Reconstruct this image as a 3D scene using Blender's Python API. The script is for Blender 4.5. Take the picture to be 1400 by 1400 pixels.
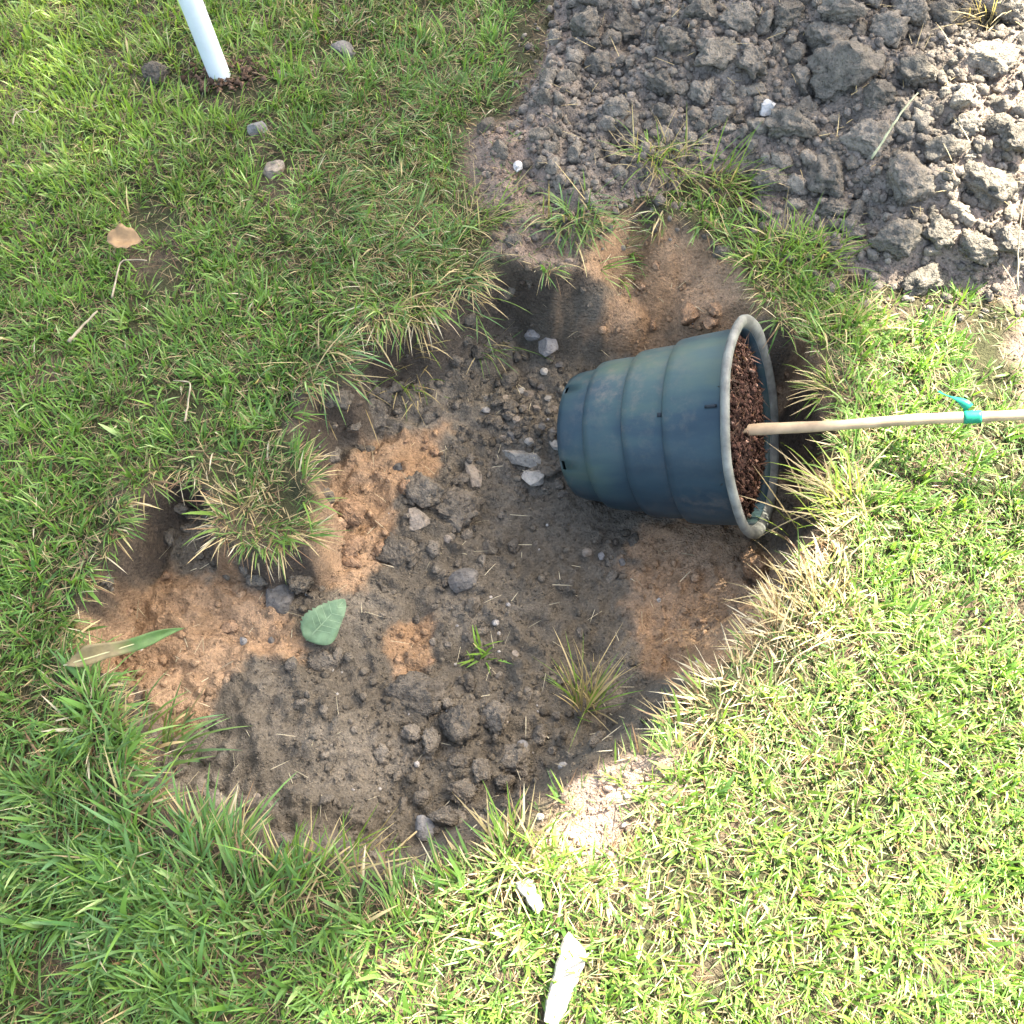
import bpy, bmesh, math, random
import numpy as np
from mathutils import Vector, Matrix, noise as mnoise

for o in list(bpy.data.objects):
    bpy.data.objects.remove(o)
scene = bpy.context.scene
C = scene.collection
rng = np.random.default_rng(11)
random.seed(11)

# ------------------------------------------------------------------ camera
CAM = np.array((0.0, -0.611, 1.2))
TILT = math.radians(27.0)
FPX = 1350.0
cam_d = bpy.data.cameras.new('camera')
cam = bpy.data.objects.new('camera', cam_d)
C.objects.link(cam)
cam.location = CAM
cam.rotation_euler = (TILT, 0, 0)
cam_d.sensor_width = 36
cam_d.lens = 36 * FPX / 1400
cam_d.clip_start = 0.02
cam_d.clip_end = 500
scene.camera = cam
scene.render.resolution_x = scene.render.resolution_y = 1024

# ------------------------------------------------------------------ light
SUN_EL, SUN_AZ = math.radians(52), math.radians(38)
SUN = np.array((math.cos(SUN_EL) * math.cos(SUN_AZ), math.cos(SUN_EL) * math.sin(SUN_AZ), math.sin(SUN_EL)))
world = bpy.data.worlds.new('World')
scene.world = world
world.use_nodes = True
nt = world.node_tree
sky = nt.nodes.new('ShaderNodeTexSky')
sky.sky_type = 'NISHITA'
sky.sun_disc = False
sky.sun_elevation = SUN_EL
sky.sun_rotation = math.pi / 2 - SUN_AZ
sky.dust_density = 5.0
sky.ozone_density = 0.6
nt.links.new(sky.outputs[0], nt.nodes['Background'].inputs[0])
nt.nodes['Background'].inputs[1].default_value = 0.135
sun_d = bpy.data.lights.new('sun', 'SUN')
sun_d.energy = 5.0
sun_d.angle = math.radians(0.53)
sun_d.color = (1.0, 0.95, 0.86)
sun_o = bpy.data.objects.new('sun', sun_d)
C.objects.link(sun_o)
sun_o.rotation_euler = Vector(SUN).to_track_quat('Z', 'Y').to_euler()
sun_o.location = (6, 5, 9)
scene.view_settings.view_transform = 'Standard'
scene.view_settings.look = 'None'
scene.view_settings.gamma = 1
scene.view_settings.use_curve_mapping = False
scene.view_settings.exposure = 2.8
scene.cycles.max_bounces = 4
scene.cycles.diffuse_bounces = 2
scene.cycles.glossy_bounces = 2
scene.cycles.transmission_bounces = 4

# ------------------------------------------------------------------ helpers
UP = np.array((0, math.cos(TILT), math.sin(TILT)))
FW = np.array((0, math.sin(TILT), -math.cos(TILT)))

def ray(px, py):
    return np.array((1.0, 0, 0)) * ((px - 700) / FPX) + UP * ((700 - py) / FPX) + FW

def flat(px, py, z=0.0):
    r = ray(px, py)
    t = (z - CAM[2]) / r[2]
    return CAM + r * t

def to_px(P):
    d = np.asarray(P, float) - CAM
    dep = d @ FW
    return 700 + FPX * d[..., 0] / dep, 700 - FPX * (d @ UP) / dep

_perm = np.random.default_rng(5).random((256, 256))

def vnoise(x, y):
    xi = np.floor(x).astype(int); yi = np.floor(y).astype(int)
    fx = x - xi; fy = y - yi
    fx = fx * fx * fx * (fx * (fx * 6 - 15) + 10); fy = fy * fy * fy * (fy * (fy * 6 - 15) + 10)
    a = _perm[xi & 255, yi & 255]; b = _perm[(xi + 1) & 255, yi & 255]
    c = _perm[xi & 255, (yi + 1) & 255]; d = _perm[(xi + 1) & 255, (yi + 1) & 255]
    return (a * (1 - fx) + b * fx) * (1 - fy) + (c * (1 - fx) + d * fx) * fy

def fbm(x, y, s, o=4, seed=0, gain=0.5):
    v = 0; a = 1.0; t = 0
    for i in range(o):
        f = s * 2.03 ** i
        ca, sa = math.cos(0.7 * i + seed), math.sin(0.7 * i + seed)
        v = v + a * (vnoise((x * ca - y * sa) * f + 17.3 * seed + 40, (x * sa + y * ca) * f + 9.1 * i + 60) - 0.5)
        t += a; a *= gain
    return 2 * v / t

def sstep(a, b, x):
    t = np.clip((x - a) / (b - a), 0, 1)
    return t * t * (3 - 2 * t)

def poly_sd(poly, x, y):
    """signed distance, positive inside"""
    x = np.asarray(x, float); y = np.asarray(y, float)
    if x.ndim == 1 and len(x) < 1500:
        A_ = np.asarray(poly, float); B_ = np.roll(A_, -1, 0)
        ax, ay, bx, by = A_[:, 0], A_[:, 1], B_[:, 0], B_[:, 1]
        dx, dy = bx - ax, by - ay
        X1, Y1 = x[:, None], y[:, None]
        t = np.clip(((X1 - ax) * dx + (Y1 - ay) * dy) / (dx * dx + dy * dy + 1e-12), 0, 1)
        d = np.sqrt(((X1 - ax - t * dx) ** 2 + (Y1 - ay - t * dy) ** 2).min(1))
        cr = ((ay > Y1) != (by > Y1)) & (X1 < dx * (Y1 - ay) / np.where(dy == 0, 1e-12, dy) + ax)
        return np.where(cr.sum(1) % 2 == 1, d, -d)
    best = np.full(x.shape, 1e9); ins = np.zeros(x.shape, bool)
    n = len(poly)
    for i in range(n):
        ax, ay = poly[i]; bx, by = poly[(i + 1) % n]
        dx, dy = bx - ax, by - ay
        t = np.clip(((x - ax) * dx + (y - ay) * dy) / (dx * dx + dy * dy + 1e-12), 0, 1)
        best = np.minimum(best, (x - ax - t * dx) ** 2 + (y - ay - t * dy) ** 2)
        if ay != by:
            ins ^= ((ay > y) != (by > y)) & (x < dx * (y - ay) / dy + ax)
    d = np.sqrt(best)
    return np.where(ins, d, -d)

def unpoly(pts, z=0.0):
    return [tuple(flat(p[0], p[1], z)[:2]) for p in pts]

def tag(o, label=None, cat=None, group=None, kind=None):
    if label: o['label'] = label
    if cat: o['category'] = cat
    if group: o['group'] = group
    if kind: o['kind'] = kind
    return o

def link(name, me, mat=None, parent=None, loc=None):
    o = bpy.data.objects.new(name, me)
    C.objects.link(o)
    if mat is not None and me is not None and len(me.materials) == 0:
        me.materials.append(mat)
    if parent is not None: o.parent = parent
    if loc is not None: o.location = loc
    return o

def empty(name, loc=(0, 0, 0), rot=None):
    o = bpy.data.objects.new(name, None)
    o.empty_display_size = 0.05
    C.objects.link(o); o.location = loc
    if rot is not None: o.rotation_euler = rot
    return o

def np_mesh(name, V, loops, lens, cols=None, smooth=True):
    me = bpy.data.meshes.new(name)
    V = np.asarray(V, np.float32); loops = np.asarray(loops, np.int32); lens = np.asarray(lens, np.int32)
    me.vertices.add(len(V)); me.vertices.foreach_set('co', V.ravel())
    me.loops.add(len(loops)); me.loops.foreach_set('vertex_index', loops)
    me.polygons.add(len(lens))
    st = np.concatenate(([0], np.cumsum(lens)[:-1])).astype(np.int32)
    me.polygons.foreach_set('loop_start', st)
    me.polygons.foreach_set('loop_total', lens)
    if smooth: me.polygons.foreach_set('use_smooth', np.ones(len(lens), bool))
    me.update(calc_edges=True)
    if cols is not None:
        a = me.color_attributes.new('Col', 'FLOAT_COLOR', 'POINT')
        c4 = np.ones((len(V), 4), np.float32); c4[:, :3] = cols
        a.data.foreach_set('color', c4.ravel())
    return me

def bm_mesh(name, bm, smooth=True):
    me = bpy.data.meshes.new(name)
    bm.to_mesh(me); bm.free()
    if smooth:
        me.polygons.foreach_set('use_smooth', np.ones(len(me.polygons), bool))
    return me

# ------------------------------------------------------------------ materials
def mat_new(name):
    m = bpy.data.materials.new(name); m.use_nodes = True
    n = m.node_tree.nodes; n.clear()
    out = n.new('ShaderNodeOutputMaterial')
    b = n.new('ShaderNodeBsdfPrincipled')
    m.node_tree.links.new(b.outputs[0], out.inputs[0])
    return m, n, m.node_tree.links, b, out

def ramp(n, stops):
    r = n.new('ShaderNodeValToRGB')
    e = r.color_ramp.elements
    while len(e) < len(stops): e.new(0.5)
    for i, (p, c) in enumerate(stops):
        e[i].position = p; e[i].color = (*c, 1)
    return r

def noise_node(n, l, coord, scale, detail=5, rough=0.6):
    t = n.new('ShaderNodeTexNoise')
    t.inputs['Scale'].default_value = scale; t.inputs['Detail'].default_value = detail
    t.inputs['Roughness'].default_value = rough
    l.new(coord, t.inputs['Vector'])
    return t

def mulcol(n, l, a, b, f=1.0, mode='MULTIPLY'):
    m = n.new('ShaderNodeMix'); m.data_type = 'RGBA'; m.blend_type = mode
    m.inputs[0].default_value = f
    for s, i in ((a, 6), (b, 7)):
        if isinstance(s, tuple): m.inputs[i].default_value = (*s, 1)
        else: l.new(s, m.inputs[i])
    return m.outputs[2]

def bump(n, l, b, pairs):
    prev = None
    for h, dist, st in pairs:
        bp = n.new('ShaderNodeBump')
        bp.inputs['Distance'].default_value = dist; bp.inputs['Strength'].default_value = st
        l.new(h, bp.inputs['Height'])
        if prev is not None: l.new(prev.outputs[0], bp.inputs['Normal'])
        prev = bp
    l.new(prev.outputs[0], b.inputs['Normal'])

def soil_attr_mat(name='soil'):
    m, n, l, b, out = mat_new(name)
    a = n.new('ShaderNodeAttribute'); a.attribute_name = 'Col'
    g = n.new('ShaderNodeNewGeometry')
    n1 = noise_node(n, l, g.outputs['Position'], 70, 4, 0.7)
    r1 = ramp(n, [(0.3, (0.74, 0.74, 0.74)), (0.55, (1, 1, 1)), (0.75, (1.2, 1.18, 1.15))])
    l.new(n1.outputs[0], r1.inputs[0])
    c = mulcol(n, l, a.outputs[0], r1.outputs[0])
    n2 = noise_node(n, l, g.outputs['Position'], 260, 2, 0.65)
    r2 = ramp(n, [(0.30, (0.62, 0.6, 0.58)), (0.43, (0.95, 0.95, 0.95)), (0.58, (1.05, 1.05, 1.05)), (0.74, (1.5, 1.46, 1.4))])
    l.new(n2.outputs[0], r2.inputs[0])
    c = mulcol(n, l, c, r2.outputs[0])
    l.new(c, b.inputs['Base Color'])
    b.inputs['Roughness'].default_value = 0.95
    b.inputs['Specular IOR Level'].default_value = 0.12
    n3 = noise_node(n, l, g.outputs['Position'], 150, 3, 0.75)
    bump(n, l, b, [(n3.outputs[0], 0.007, 0.9), (n2.outputs[0], 0.003, 0.8)])
    return m

def clod_mat(name, stops, scale=45, rough=0.95, bumpd=0.010):
    m, n, l, b, out = mat_new(name)
    oi = n.new('ShaderNodeObjectInfo')
    g = n.new('ShaderNodeNewGeometry')
    r = ramp(n, stops); l.new(oi.outputs['Random'], r.inputs[0])
    n1 = noise_node(n, l, g.outputs['Position'], scale, 4, 0.72)
    r1 = ramp(n, [(0.28, (0.5, 0.5, 0.5)), (0.52, (1, 1, 1)), (0.75, (1.4, 1.36, 1.3))])
    l.new(n1.outputs[0], r1.inputs[0])
    c = mulcol(n, l, r.outputs[0], r1.outputs[0])
    n2 = noise_node(n, l, g.outputs['Position'], 230, 2, 0.6)
    r2 = ramp(n, [(0.3, (0.6, 0.58, 0.56)), (0.45, (1, 1, 1)), (0.64, (1, 1, 1)), (0.76, (1.5, 1.45, 1.4))])
    l.new(n2.outputs[0], r2.inputs[0])
    c = mulcol(n, l, c, r2.outputs[0])
    l.new(c, b.inputs['Base Color'])
    b.inputs['Roughness'].default_value = rough
    b.inputs['Specular IOR Level'].default_value = 0.15
    n3 = noise_node(n, l, g.outputs['Position'], 120, 3, 0.75)
    bump(n, l, b, [(n3.outputs[0], bumpd, 0.9), (n2.outputs[0], bumpd * 0.35, 0.7)])
    return m

def stone_mat(name, ca, cb, rough=0.8):
    return clod_mat(name, [(0.0, ca), (1.0, cb)], 35, rough, 0.003)

def grass_mat(name='grass_blades'):
    m, n, l, b, out = mat_new(name)
    a = n.new('ShaderNodeAttribute'); a.attribute_name = 'Col'
    l.new(a.outputs[0], b.inputs['Base Color'])
    b.inputs['Roughness'].default_value = 0.5
    b.inputs['Specular IOR Level'].default_value = 0.35
    t = n.new('ShaderNodeBsdfTranslucent')
    c = mulcol(n, l, a.outputs[0], (1.15, 1.2, 0.6))
    l.new(c, t.inputs[0])
    mx = n.new('ShaderNodeMixShader'); mx.inputs[0].default_value = 0.38
    l.new(b.outputs[0], mx.inputs[1]); l.new(t.outputs[0], mx.inputs[2])
    l.new(mx.outputs[0], out.inputs[0])
    return m

def plain_mat(name, col, var=0.25, scale=30, rough=0.6, spec=0.3, bumpd=0.001, stretch=(1, 1, 1), transl=0.0):
    m, n, l, b, out = mat_new(name)
    tc = n.new('ShaderNodeTexCoord')
    mp = n.new('ShaderNodeMapping'); mp.inputs['Scale'].default_value = stretch
    l.new(tc.outputs['Object'], mp.inputs[0])
    n1 = noise_node(n, l, mp.outputs[0], scale, 6, 0.65)
    r1 = ramp(n, [(0.3, (1 - var,) * 3), (0.7, (1 + var,) * 3)])
    l.new(n1.outputs[0], r1.inputs[0])
    c = mulcol(n, l, col, r1.outputs[0])
    l.new(c, b.inputs['Base Color'])
    b.inputs['Roughness'].default_value = rough
    b.inputs['Specular IOR Level'].default_value = spec
    if bumpd: bump(n, l, b, [(n1.outputs[0], bumpd, 0.6)])
    if transl:
        t = n.new('ShaderNodeBsdfTranslucent'); l.new(c, t.inputs[0])
        mx = n.new('ShaderNodeMixShader'); mx.inputs[0].default_value = transl
        l.new(b.outputs[0], mx.inputs[1]); l.new(t.outputs[0], mx.inputs[2]); l.new(mx.outputs[0], out.inputs[0])
    return m

M_SOIL = soil_attr_mat()
M_GRASS = grass_mat()
M_CLOD = clod_mat('grey_clod', [(0.0, (0.115, 0.102, 0.078)), (0.5, (0.170, 0.149, 0.113)), (1.0, (0.245, 0.211, 0.158))])
M_HCLOD = clod_mat('hole_clod', [(0.0, (0.105, 0.089, 0.065)), (1.0, (0.175, 0.150, 0.112))])
M_TAN = clod_mat('tan_clod', [(0.0, (0.26, 0.162, 0.09)), (1.0, (0.32, 0.208, 0.122))])
M_WHITE_STONE = stone_mat('pale_stone', (0.27, 0.245, 0.195), (0.35, 0.32, 0.26))
M_BRIGHT = stone_mat('white_stone', (0.46, 0.44, 0.38), (0.54, 0.52, 0.46))
M_GREY_STONE = stone_mat('grey_stone', (0.115, 0.105, 0.088), (0.15, 0.137, 0.115))
M_BLUE_STONE = stone_mat('blue_grey_stone', (0.17, 0.162, 0.145), (0.20, 0.19, 0.17))
M_TAN_STONE = stone_mat('buff_stone', (0.19, 0.157, 0.115), (0.24, 0.20, 0.15))

# ------------------------------------------------------------------ layout of the ground
HOLE = unpoly([(112, 850), (135, 795), (172, 745), (185, 690), (225, 655), (268, 652), (285, 700), (300, 742), (355, 768), (412, 745),
               (432, 690), (420, 640), (405, 600), (430, 545), (480, 520), (490, 470), (540, 455), (585, 445), (640, 400), (690, 365),
               (760, 380), (805, 365), (822, 310), (865, 290), (925, 318), (992, 332), (1015, 400), (1060, 450), (1110, 458),
               (1113, 525), (1128, 590), (1132, 640), (1125, 700), (1108, 762), (1080, 805), (1045, 858), (992, 922), (932, 968), (892, 1012),
               (805, 1055), (735, 1110), (702, 1135), (652, 1150), (582, 1212), (470, 1195), (395, 1182), (332, 1145),
               (258, 1108), (198, 1075), (178, 1000), (150, 950), (118, 905)])
PILE = unpoly([(755, -80), (765, 50), (712, 150), (715, 240), (770, 300), (850, 292), (930, 240), (1010, 245), (1050, 300), (1130, 345), (1195, 392),
               (1290, 405), (1400, 405), (1560, 420), (1800, 200), (1800, -120), (1300, -330), (900, -250)])
BANK = unpoly([(640, 185), (700, 165), (770, 60), (800, 250), (830, 310), (790, 380), (700, 385), (660, 350), (690, 300), (650, 290)])
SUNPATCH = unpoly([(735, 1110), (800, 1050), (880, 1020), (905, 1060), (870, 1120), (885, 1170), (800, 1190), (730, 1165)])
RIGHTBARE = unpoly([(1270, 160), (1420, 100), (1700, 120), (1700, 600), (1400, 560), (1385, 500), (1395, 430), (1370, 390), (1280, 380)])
def hole_sd(x, y):
    return poly_sd(HOLE, x + 0.022 * fbm(x, y, 9, 3, 1), y + 0.022 * fbm(x, y, 9, 3, 2)) + 0.006 * fbm(x, y, 45, 2, 3)

def pile_sd(x, y):
    return poly_sd(PILE, x + 0.03 * fbm(x, y, 8, 3, 4), y + 0.03 * fbm(x, y, 8, 3, 6))

def ground_h(x, y):
    x = np.asarray(x, float); y = np.asarray(y, float)
    sd = hole_sd(x, y)
    g = np.clip(x * 0.8 - y * 1.0 - 0.05, 0, 0.6) * sstep(0.5, 0.2, x)
    t4 = np.exp(-(((x - 0.23) / 0.13) ** 2 + ((y - 0.42) / 0.13) ** 2))
    w = 0.018 + 0.17 * g + 0.13 * t4 + 0.012 * fbm(x, y, 14, 2, 8) * (1 - t4)
    fl = -(0.098 + 0.092 * sstep(-0.5, 0.1, x)) * (1 - 0.32 * sstep(0.0, -0.38, y)) * (1 - 0.32 * sstep(0.22, 0.42, y))
    fl = fl + 0.18 * np.clip(x - 0.14, 0, 1)
    near = np.exp(-(((x - 0.27) / 0.14) ** 2 + ((y - 0.15) / 0.12) ** 2))
    rough = (0.030 * fbm(x, y, 7, 3, 11) + 0.019 * (0.35 - np.abs(fbm(x, y, 21, 3, 12))) + 0.016 * np.maximum(0, fbm(x, y, 62, 2, 13))) * (1 - 0.85 * near) * (1 - 0.6 * t4)
    rough = rough + 0.0035 * fbm(x, y, 130, 2, 14)
    ins = sstep(0, 1, np.clip(sd / np.maximum(w, 0.012), 0, 1))
    lawn = 0.014 * fbm(x, y, 3, 3, 15) + 0.005 * fbm(x, y, 30, 2, 16)
    ps = poly_sd(BANK, x, y)
    lawn = lawn + 0.03 * sstep(-0.02, 0.06, ps) * (0.6 + fbm(x, y, 12, 3, 18))
    lawn = lawn - 0.012 * sstep(0, 0.04, poly_sd(SUNPATCH, x, y))
    lip = 0.024 * np.exp(-((sd + 0.012) / 0.022) ** 2) * (0.5 + fbm(x, y, 11, 2, 19))
    far = sstep(2.5, 6, np.sqrt(x * x + y * y))
    return (lawn * (1 - far) + lip) * (1 - ins) + ins * (fl + rough)

def pile_h(x, y):
    sd = pile_sd(x, y)
    mound = 0.105 * sstep(-0.02, 0.42, sd) + 0.02 * sstep(-0.01, 0.05, sd)
    r = 0.035 * fbm(x, y, 7, 3, 21) + 0.022 * fbm(x, y, 22, 3, 22) + 0.010 * np.abs(fbm(x, y, 60, 2, 23))
    return ground_h(x, y) + np.where(sd > -0.03, mound + r * sstep(-0.01, 0.06, sd) - 0.02 * sstep(0.0, -0.03, sd), -0.04)

def surf_h(x, y):
    return np.maximum(ground_h(x, y), pile_h(x, y))

def hit(px, py):
    r = ray(px, py)
    zs = np.linspace(0.22, -0.26, 97)
    t = (zs - CAM[2]) / r[2]
    P = CAM[None] + r[None] * t[:, None]
    h = surf_h(P[:, 0], P[:, 1])
    k = max(1, int(np.argmax(P[:, 2] <= h)))
    a_, b_ = P[k - 1, 2] - h[k - 1], h[k] - P[k, 2]
    p = P[k - 1] + (P[k] - P[k - 1]) * (a_ / max(a_ + b_, 1e-9))
    p[2] = float(surf_h(p[0:1], p[1:2])[0])
    return p

# tan subsoil patches, each where its outline meets the ground
TANS = [[tuple(hit(a, b)[:2]) for a, b in p] for p in (
    [(112, 850), (150, 785), (230, 755), (330, 800), (400, 855), (425, 890), (335, 905), (285, 960), (255, 1015), (200, 995), (165, 940), (125, 900)],
    [(425, 700), (470, 640), (550, 585), (625, 570), (610, 630), (545, 690), (520, 760), (490, 800), (440, 790)],
    [(850, 770), (890, 710), (1010, 700), (1100, 740), (1070, 850), (970, 945), (885, 930), (845, 840)],
    [(805, 285), (930, 290), (1030, 360), (1030, 470), (900, 485), (820, 465), (850, 400), (800, 360)],
    [(520, 870), (585, 855), (600, 915), (545, 940)],
    [(1080, 440), (1170, 450), (1160, 540), (1100, 540)],
    [(1110, 590), (1210, 600), (1200, 650), (1120, 680)],
    [(760, 400), (830, 420), (850, 480), (780, 490)])]

def pxm(px, py):
    """metres per photo pixel at that place of the ground"""
    p = hit(px, py)
    return ((p - CAM) @ FW) / FPX

def mixc(a, b, f):
    return a * (1 - f[:, None]) + b * f[:, None]

def ground_col(x, y):
    N = len(x)
    sd = hole_sd(x, y)
    lawn = np.tile(np.array((0.045, 0.045, 0.020)), (N, 1))
    lawn = mixc(lawn, np.array((0.085, 0.065, 0.042)), sstep(-0.1, 0.5, fbm(x, y, 12, 3, 31)))
    far = sstep(1.6, 2.6, np.hypot(x, y - 0.2))
    lawn = mixc(lawn, np.array((0.07, 0.105, 0.028)), far)
    brown = np.array((0.21, 0.158, 0.115))
    lawn = mixc(lawn, brown, sstep(-0.03, 0.02, poly_sd(BANK, x, y) + 0.03 * fbm(x, y, 12, 3, 32)))
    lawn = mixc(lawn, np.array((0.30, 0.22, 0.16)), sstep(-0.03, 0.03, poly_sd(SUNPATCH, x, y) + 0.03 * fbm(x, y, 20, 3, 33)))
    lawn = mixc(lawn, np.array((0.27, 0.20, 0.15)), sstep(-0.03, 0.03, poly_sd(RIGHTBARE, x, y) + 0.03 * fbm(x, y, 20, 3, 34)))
    grey = mixc(np.tile(np.array((0.108, 0.091, 0.065)), (N, 1)), np.array((0.168, 0.143, 0.105)), sstep(-0.4, 0.5, fbm(x, y, 11, 4, 35)))
    tan = mixc(np.tile(np.array((0.285, 0.178, 0.095)), (N, 1)), np.array((0.335, 0.222, 0.128)), sstep(-0.4, 0.4, fbm(x, y, 14, 4, 36)))
    f = np.zeros(N)
    for p in TANS:
        f = np.maximum(f, sstep(-0.012, 0.010, poly_sd(p, x, y) + 0.045 * fbm(x, y, 15, 5, 37, 0.62)))
    hole = mixc(grey, tan, f * (0.82 + 0.16 * sstep(-0.5, 0.3, fbm(x, y, 40, 3, 38))))
    top = np.array((0.060, 0.043, 0.030))  # dark topsoil, also painting in the shade of a recess under the turf
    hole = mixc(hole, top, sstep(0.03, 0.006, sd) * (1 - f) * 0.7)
    return mixc(lawn, hole, sstep(-0.012, 0.008, sd))

# ------------------------------------------------------------------ ground (one sheet to the horizon)
def axis(a, b, step, far):
    mid = list(np.arange(a, b + 1e-6, step))
    lo, hi, s = [], [], step
    x = a
    while x > -far: s *= 1.22; x -= s; lo.append(x)
    x = b; s = step
    while x < far: s *= 1.22; x += s; hi.append(x)
    return np.array(lo[::-1] + mid + hi)

GX = axis(-1.08, 1.08, 0.0047, 60); GY = axis(-0.74, 1.2, 0.0047, 60)
X, Y = np.meshgrid(GX, GY); nx, ny = len(GX), len(GY)
xf, yf = X.ravel(), Y.ravel()
zf = ground_h(xf, yf)
idx = np.arange(nx * ny).reshape(ny, nx)
quads = np.stack((idx[:-1, :-1], idx[:-1, 1:], idx[1:, 1:], idx[1:, :-1]), -1).reshape(-1, 4)
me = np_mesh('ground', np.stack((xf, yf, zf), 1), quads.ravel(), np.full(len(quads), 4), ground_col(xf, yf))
ground = tag(link('ground', me, M_SOIL), kind='structure')

# ------------------------------------------------------------------ clods and stones
def rock_mesh(name, seed, sub=3, cuts=7, n1=0.10, n2=0.05, dmin=0.62, smooth=True):
    bm = bmesh.new()
    bmesh.ops.create_icosphere(bm, subdivisions=sub, radius=1)
    r = random.Random(seed)
    off = Vector((r.uniform(0, 90), r.uniform(0, 90), r.uniform(0, 90)))
    planes = []
    for i in range(cuts):
        v = Vector((r.gauss(0, 1), r.gauss(0, 1), r.gauss(0, 1))).normalized()
        planes.append((v, r.uniform(dmin, 0.92)))
    for v in bm.verts:
        p = v.co.copy()
        for nrm, d in planes:
            e = p.dot(nrm) - d
            if e > 0: p -= nrm * e
        dn = v.co.normalized()
        p += dn * (n1 * mnoise.noise(dn * 1.7 + off) + n1 * 0.7 * mnoise.noise(dn * 3.6 + off) + n2 * mnoise.noise(dn * 8 + off) + n2 * 0.6 * mnoise.noise(dn * 17 + off))
        v.co = p
    return bm_mesh(name, bm, smooth)

def clod_mesh(name, seed, sub):
    """crumbly lump of earth: broken faces, knobbly crumbs stuck together"""
    bm = bmesh.new()
    bmesh.ops.create_icosphere(bm, subdivisions=sub, radius=1)
    r = random.Random(seed)
    off = Vector((r.uniform(0, 90), r.uniform(0, 90), r.uniform(0, 90)))
    planes = [(Vector((r.gauss(0, 1), r.gauss(0, 1), r.gauss(0, 1))).normalized(), r.uniform(0.5, 0.85)) for _ in range(5)]
    for v in bm.verts:
        dn = v.co.normalized()
        p = dn * (1 + 0.38 * mnoise.noise(dn * 1.4 + off) + 0.25 * mnoise.noise(dn * 2.9 + off))
        for nrm, d in planes:
            e = p.dot(nrm) - d
            if e > 0: p -= nrm * e * 0.85
        vd = mnoise.voronoi(dn * 3.2 + off)[0]
        k = 0.16 * (0.45 - vd[0]) + 0.13 * mnoise.noise(dn * 6.5 + off)
        if sub > 2:
            k += 0.10 * (0.4 - mnoise.voronoi(dn * 7.5 + off)[0][0]) + 0.07 * mnoise.noise(dn * 14 + off)
        if sub > 3: k += 0.045 * mnoise.noise(dn * 28 + off)
        v.co = p + dn * k * 1.25
    return bm_mesh(name, bm)

CLODS = [clod_mesh('clod', 100 + i, 4) for i in range(14)]
SMALL_CLODS = [clod_mesh('clod', 200 + i, 3) for i in range(12)]
STONES = [rock_mesh('stone', 300 + i, 4, 13, 0.05, 0.018, 0.5, False) for i in range(8)]
for m_ in CLODS + SMALL_CLODS: m_.materials.append(M_CLOD)

def own(me, mat):
    c = me.copy(); c.materials.clear(); c.materials.append(mat); return c

HC = [own(m_, M_HCLOD) for m_ in CLODS]
TC = [own(m_, M_TAN) for m_ in CLODS[:4]]
SMALL_HOLE = [own(m_, M_HCLOD) for m_ in SMALL_CLODS]
SMALL_TAN = [own(m_, M_TAN) for m_ in SMALL_CLODS]

# the spoil heap
PX = np.arange(0.02, 1.75, 0.0065); PY = np.arange(0.30, 2.0, 0.0065)
X, Y = np.meshgrid(PX, PY); xf, yf = X.ravel(), Y.ravel()
zf = pile_h(xf, yf); keep = zf > ground_h(xf, yf) - 0.012
idx = np.arange(len(xf)).reshape(len(PY), len(PX))
quads = np.stack((idx[:-1, :-1], idx[:-1, 1:], idx[1:, 1:], idx[1:, :-1]), -1).reshape(-1, 4)
quads = quads[keep[quads].any(1)]
used, inv = np.unique(quads, return_inverse=True)
ux, uy = xf[used], yf[used]
pc = mixc(np.tile(np.array((0.125, 0.106, 0.082)), (len(ux), 1)), np.array((0.22, 0.185, 0.143)), sstep(-0.4, 0.4, fbm(ux, uy, 16, 4, 41)))
pc = mixc(pc, np.array((0.20, 0.155, 0.118)), sstep(0.10, 0.0, pile_sd(ux, uy)) * 0.7)
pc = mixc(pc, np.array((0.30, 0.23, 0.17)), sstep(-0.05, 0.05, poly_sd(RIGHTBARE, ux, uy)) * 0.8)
me = np_mesh('soil_pile', np.stack((ux, uy, zf[used]), 1), inv.ravel(), np.full(len(quads), 4), pc)
pile = tag(link('soil_pile', me, M_SOIL), 'heap of grey crumbly dug soil spread behind the hole', 'soil pile')

def put_rock(name, me, px, py, wpx, hpx, rot=None, parent=None, sink=0.25, flatn=0.8):
    p = hit(px, py); s = ((p - CAM) @ FW) / FPX
    o = link(name, me, None, parent)
    a, b = wpx * s / 2 * 1.1, hpx * s / 2 * 1.1
    c = min(a, b) * flatn
    o.scale = (a, b, c)
    rz = rot if rot is not None else random.uniform(-0.4, 0.4)
    o.rotation_euler = (random.uniform(-.2, .2), random.uniform(-.2, .2), rz)
    o.location = (p[0], p[1], p[2] + c * (1 - 2 * sink) * 0.8)
    return o

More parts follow.
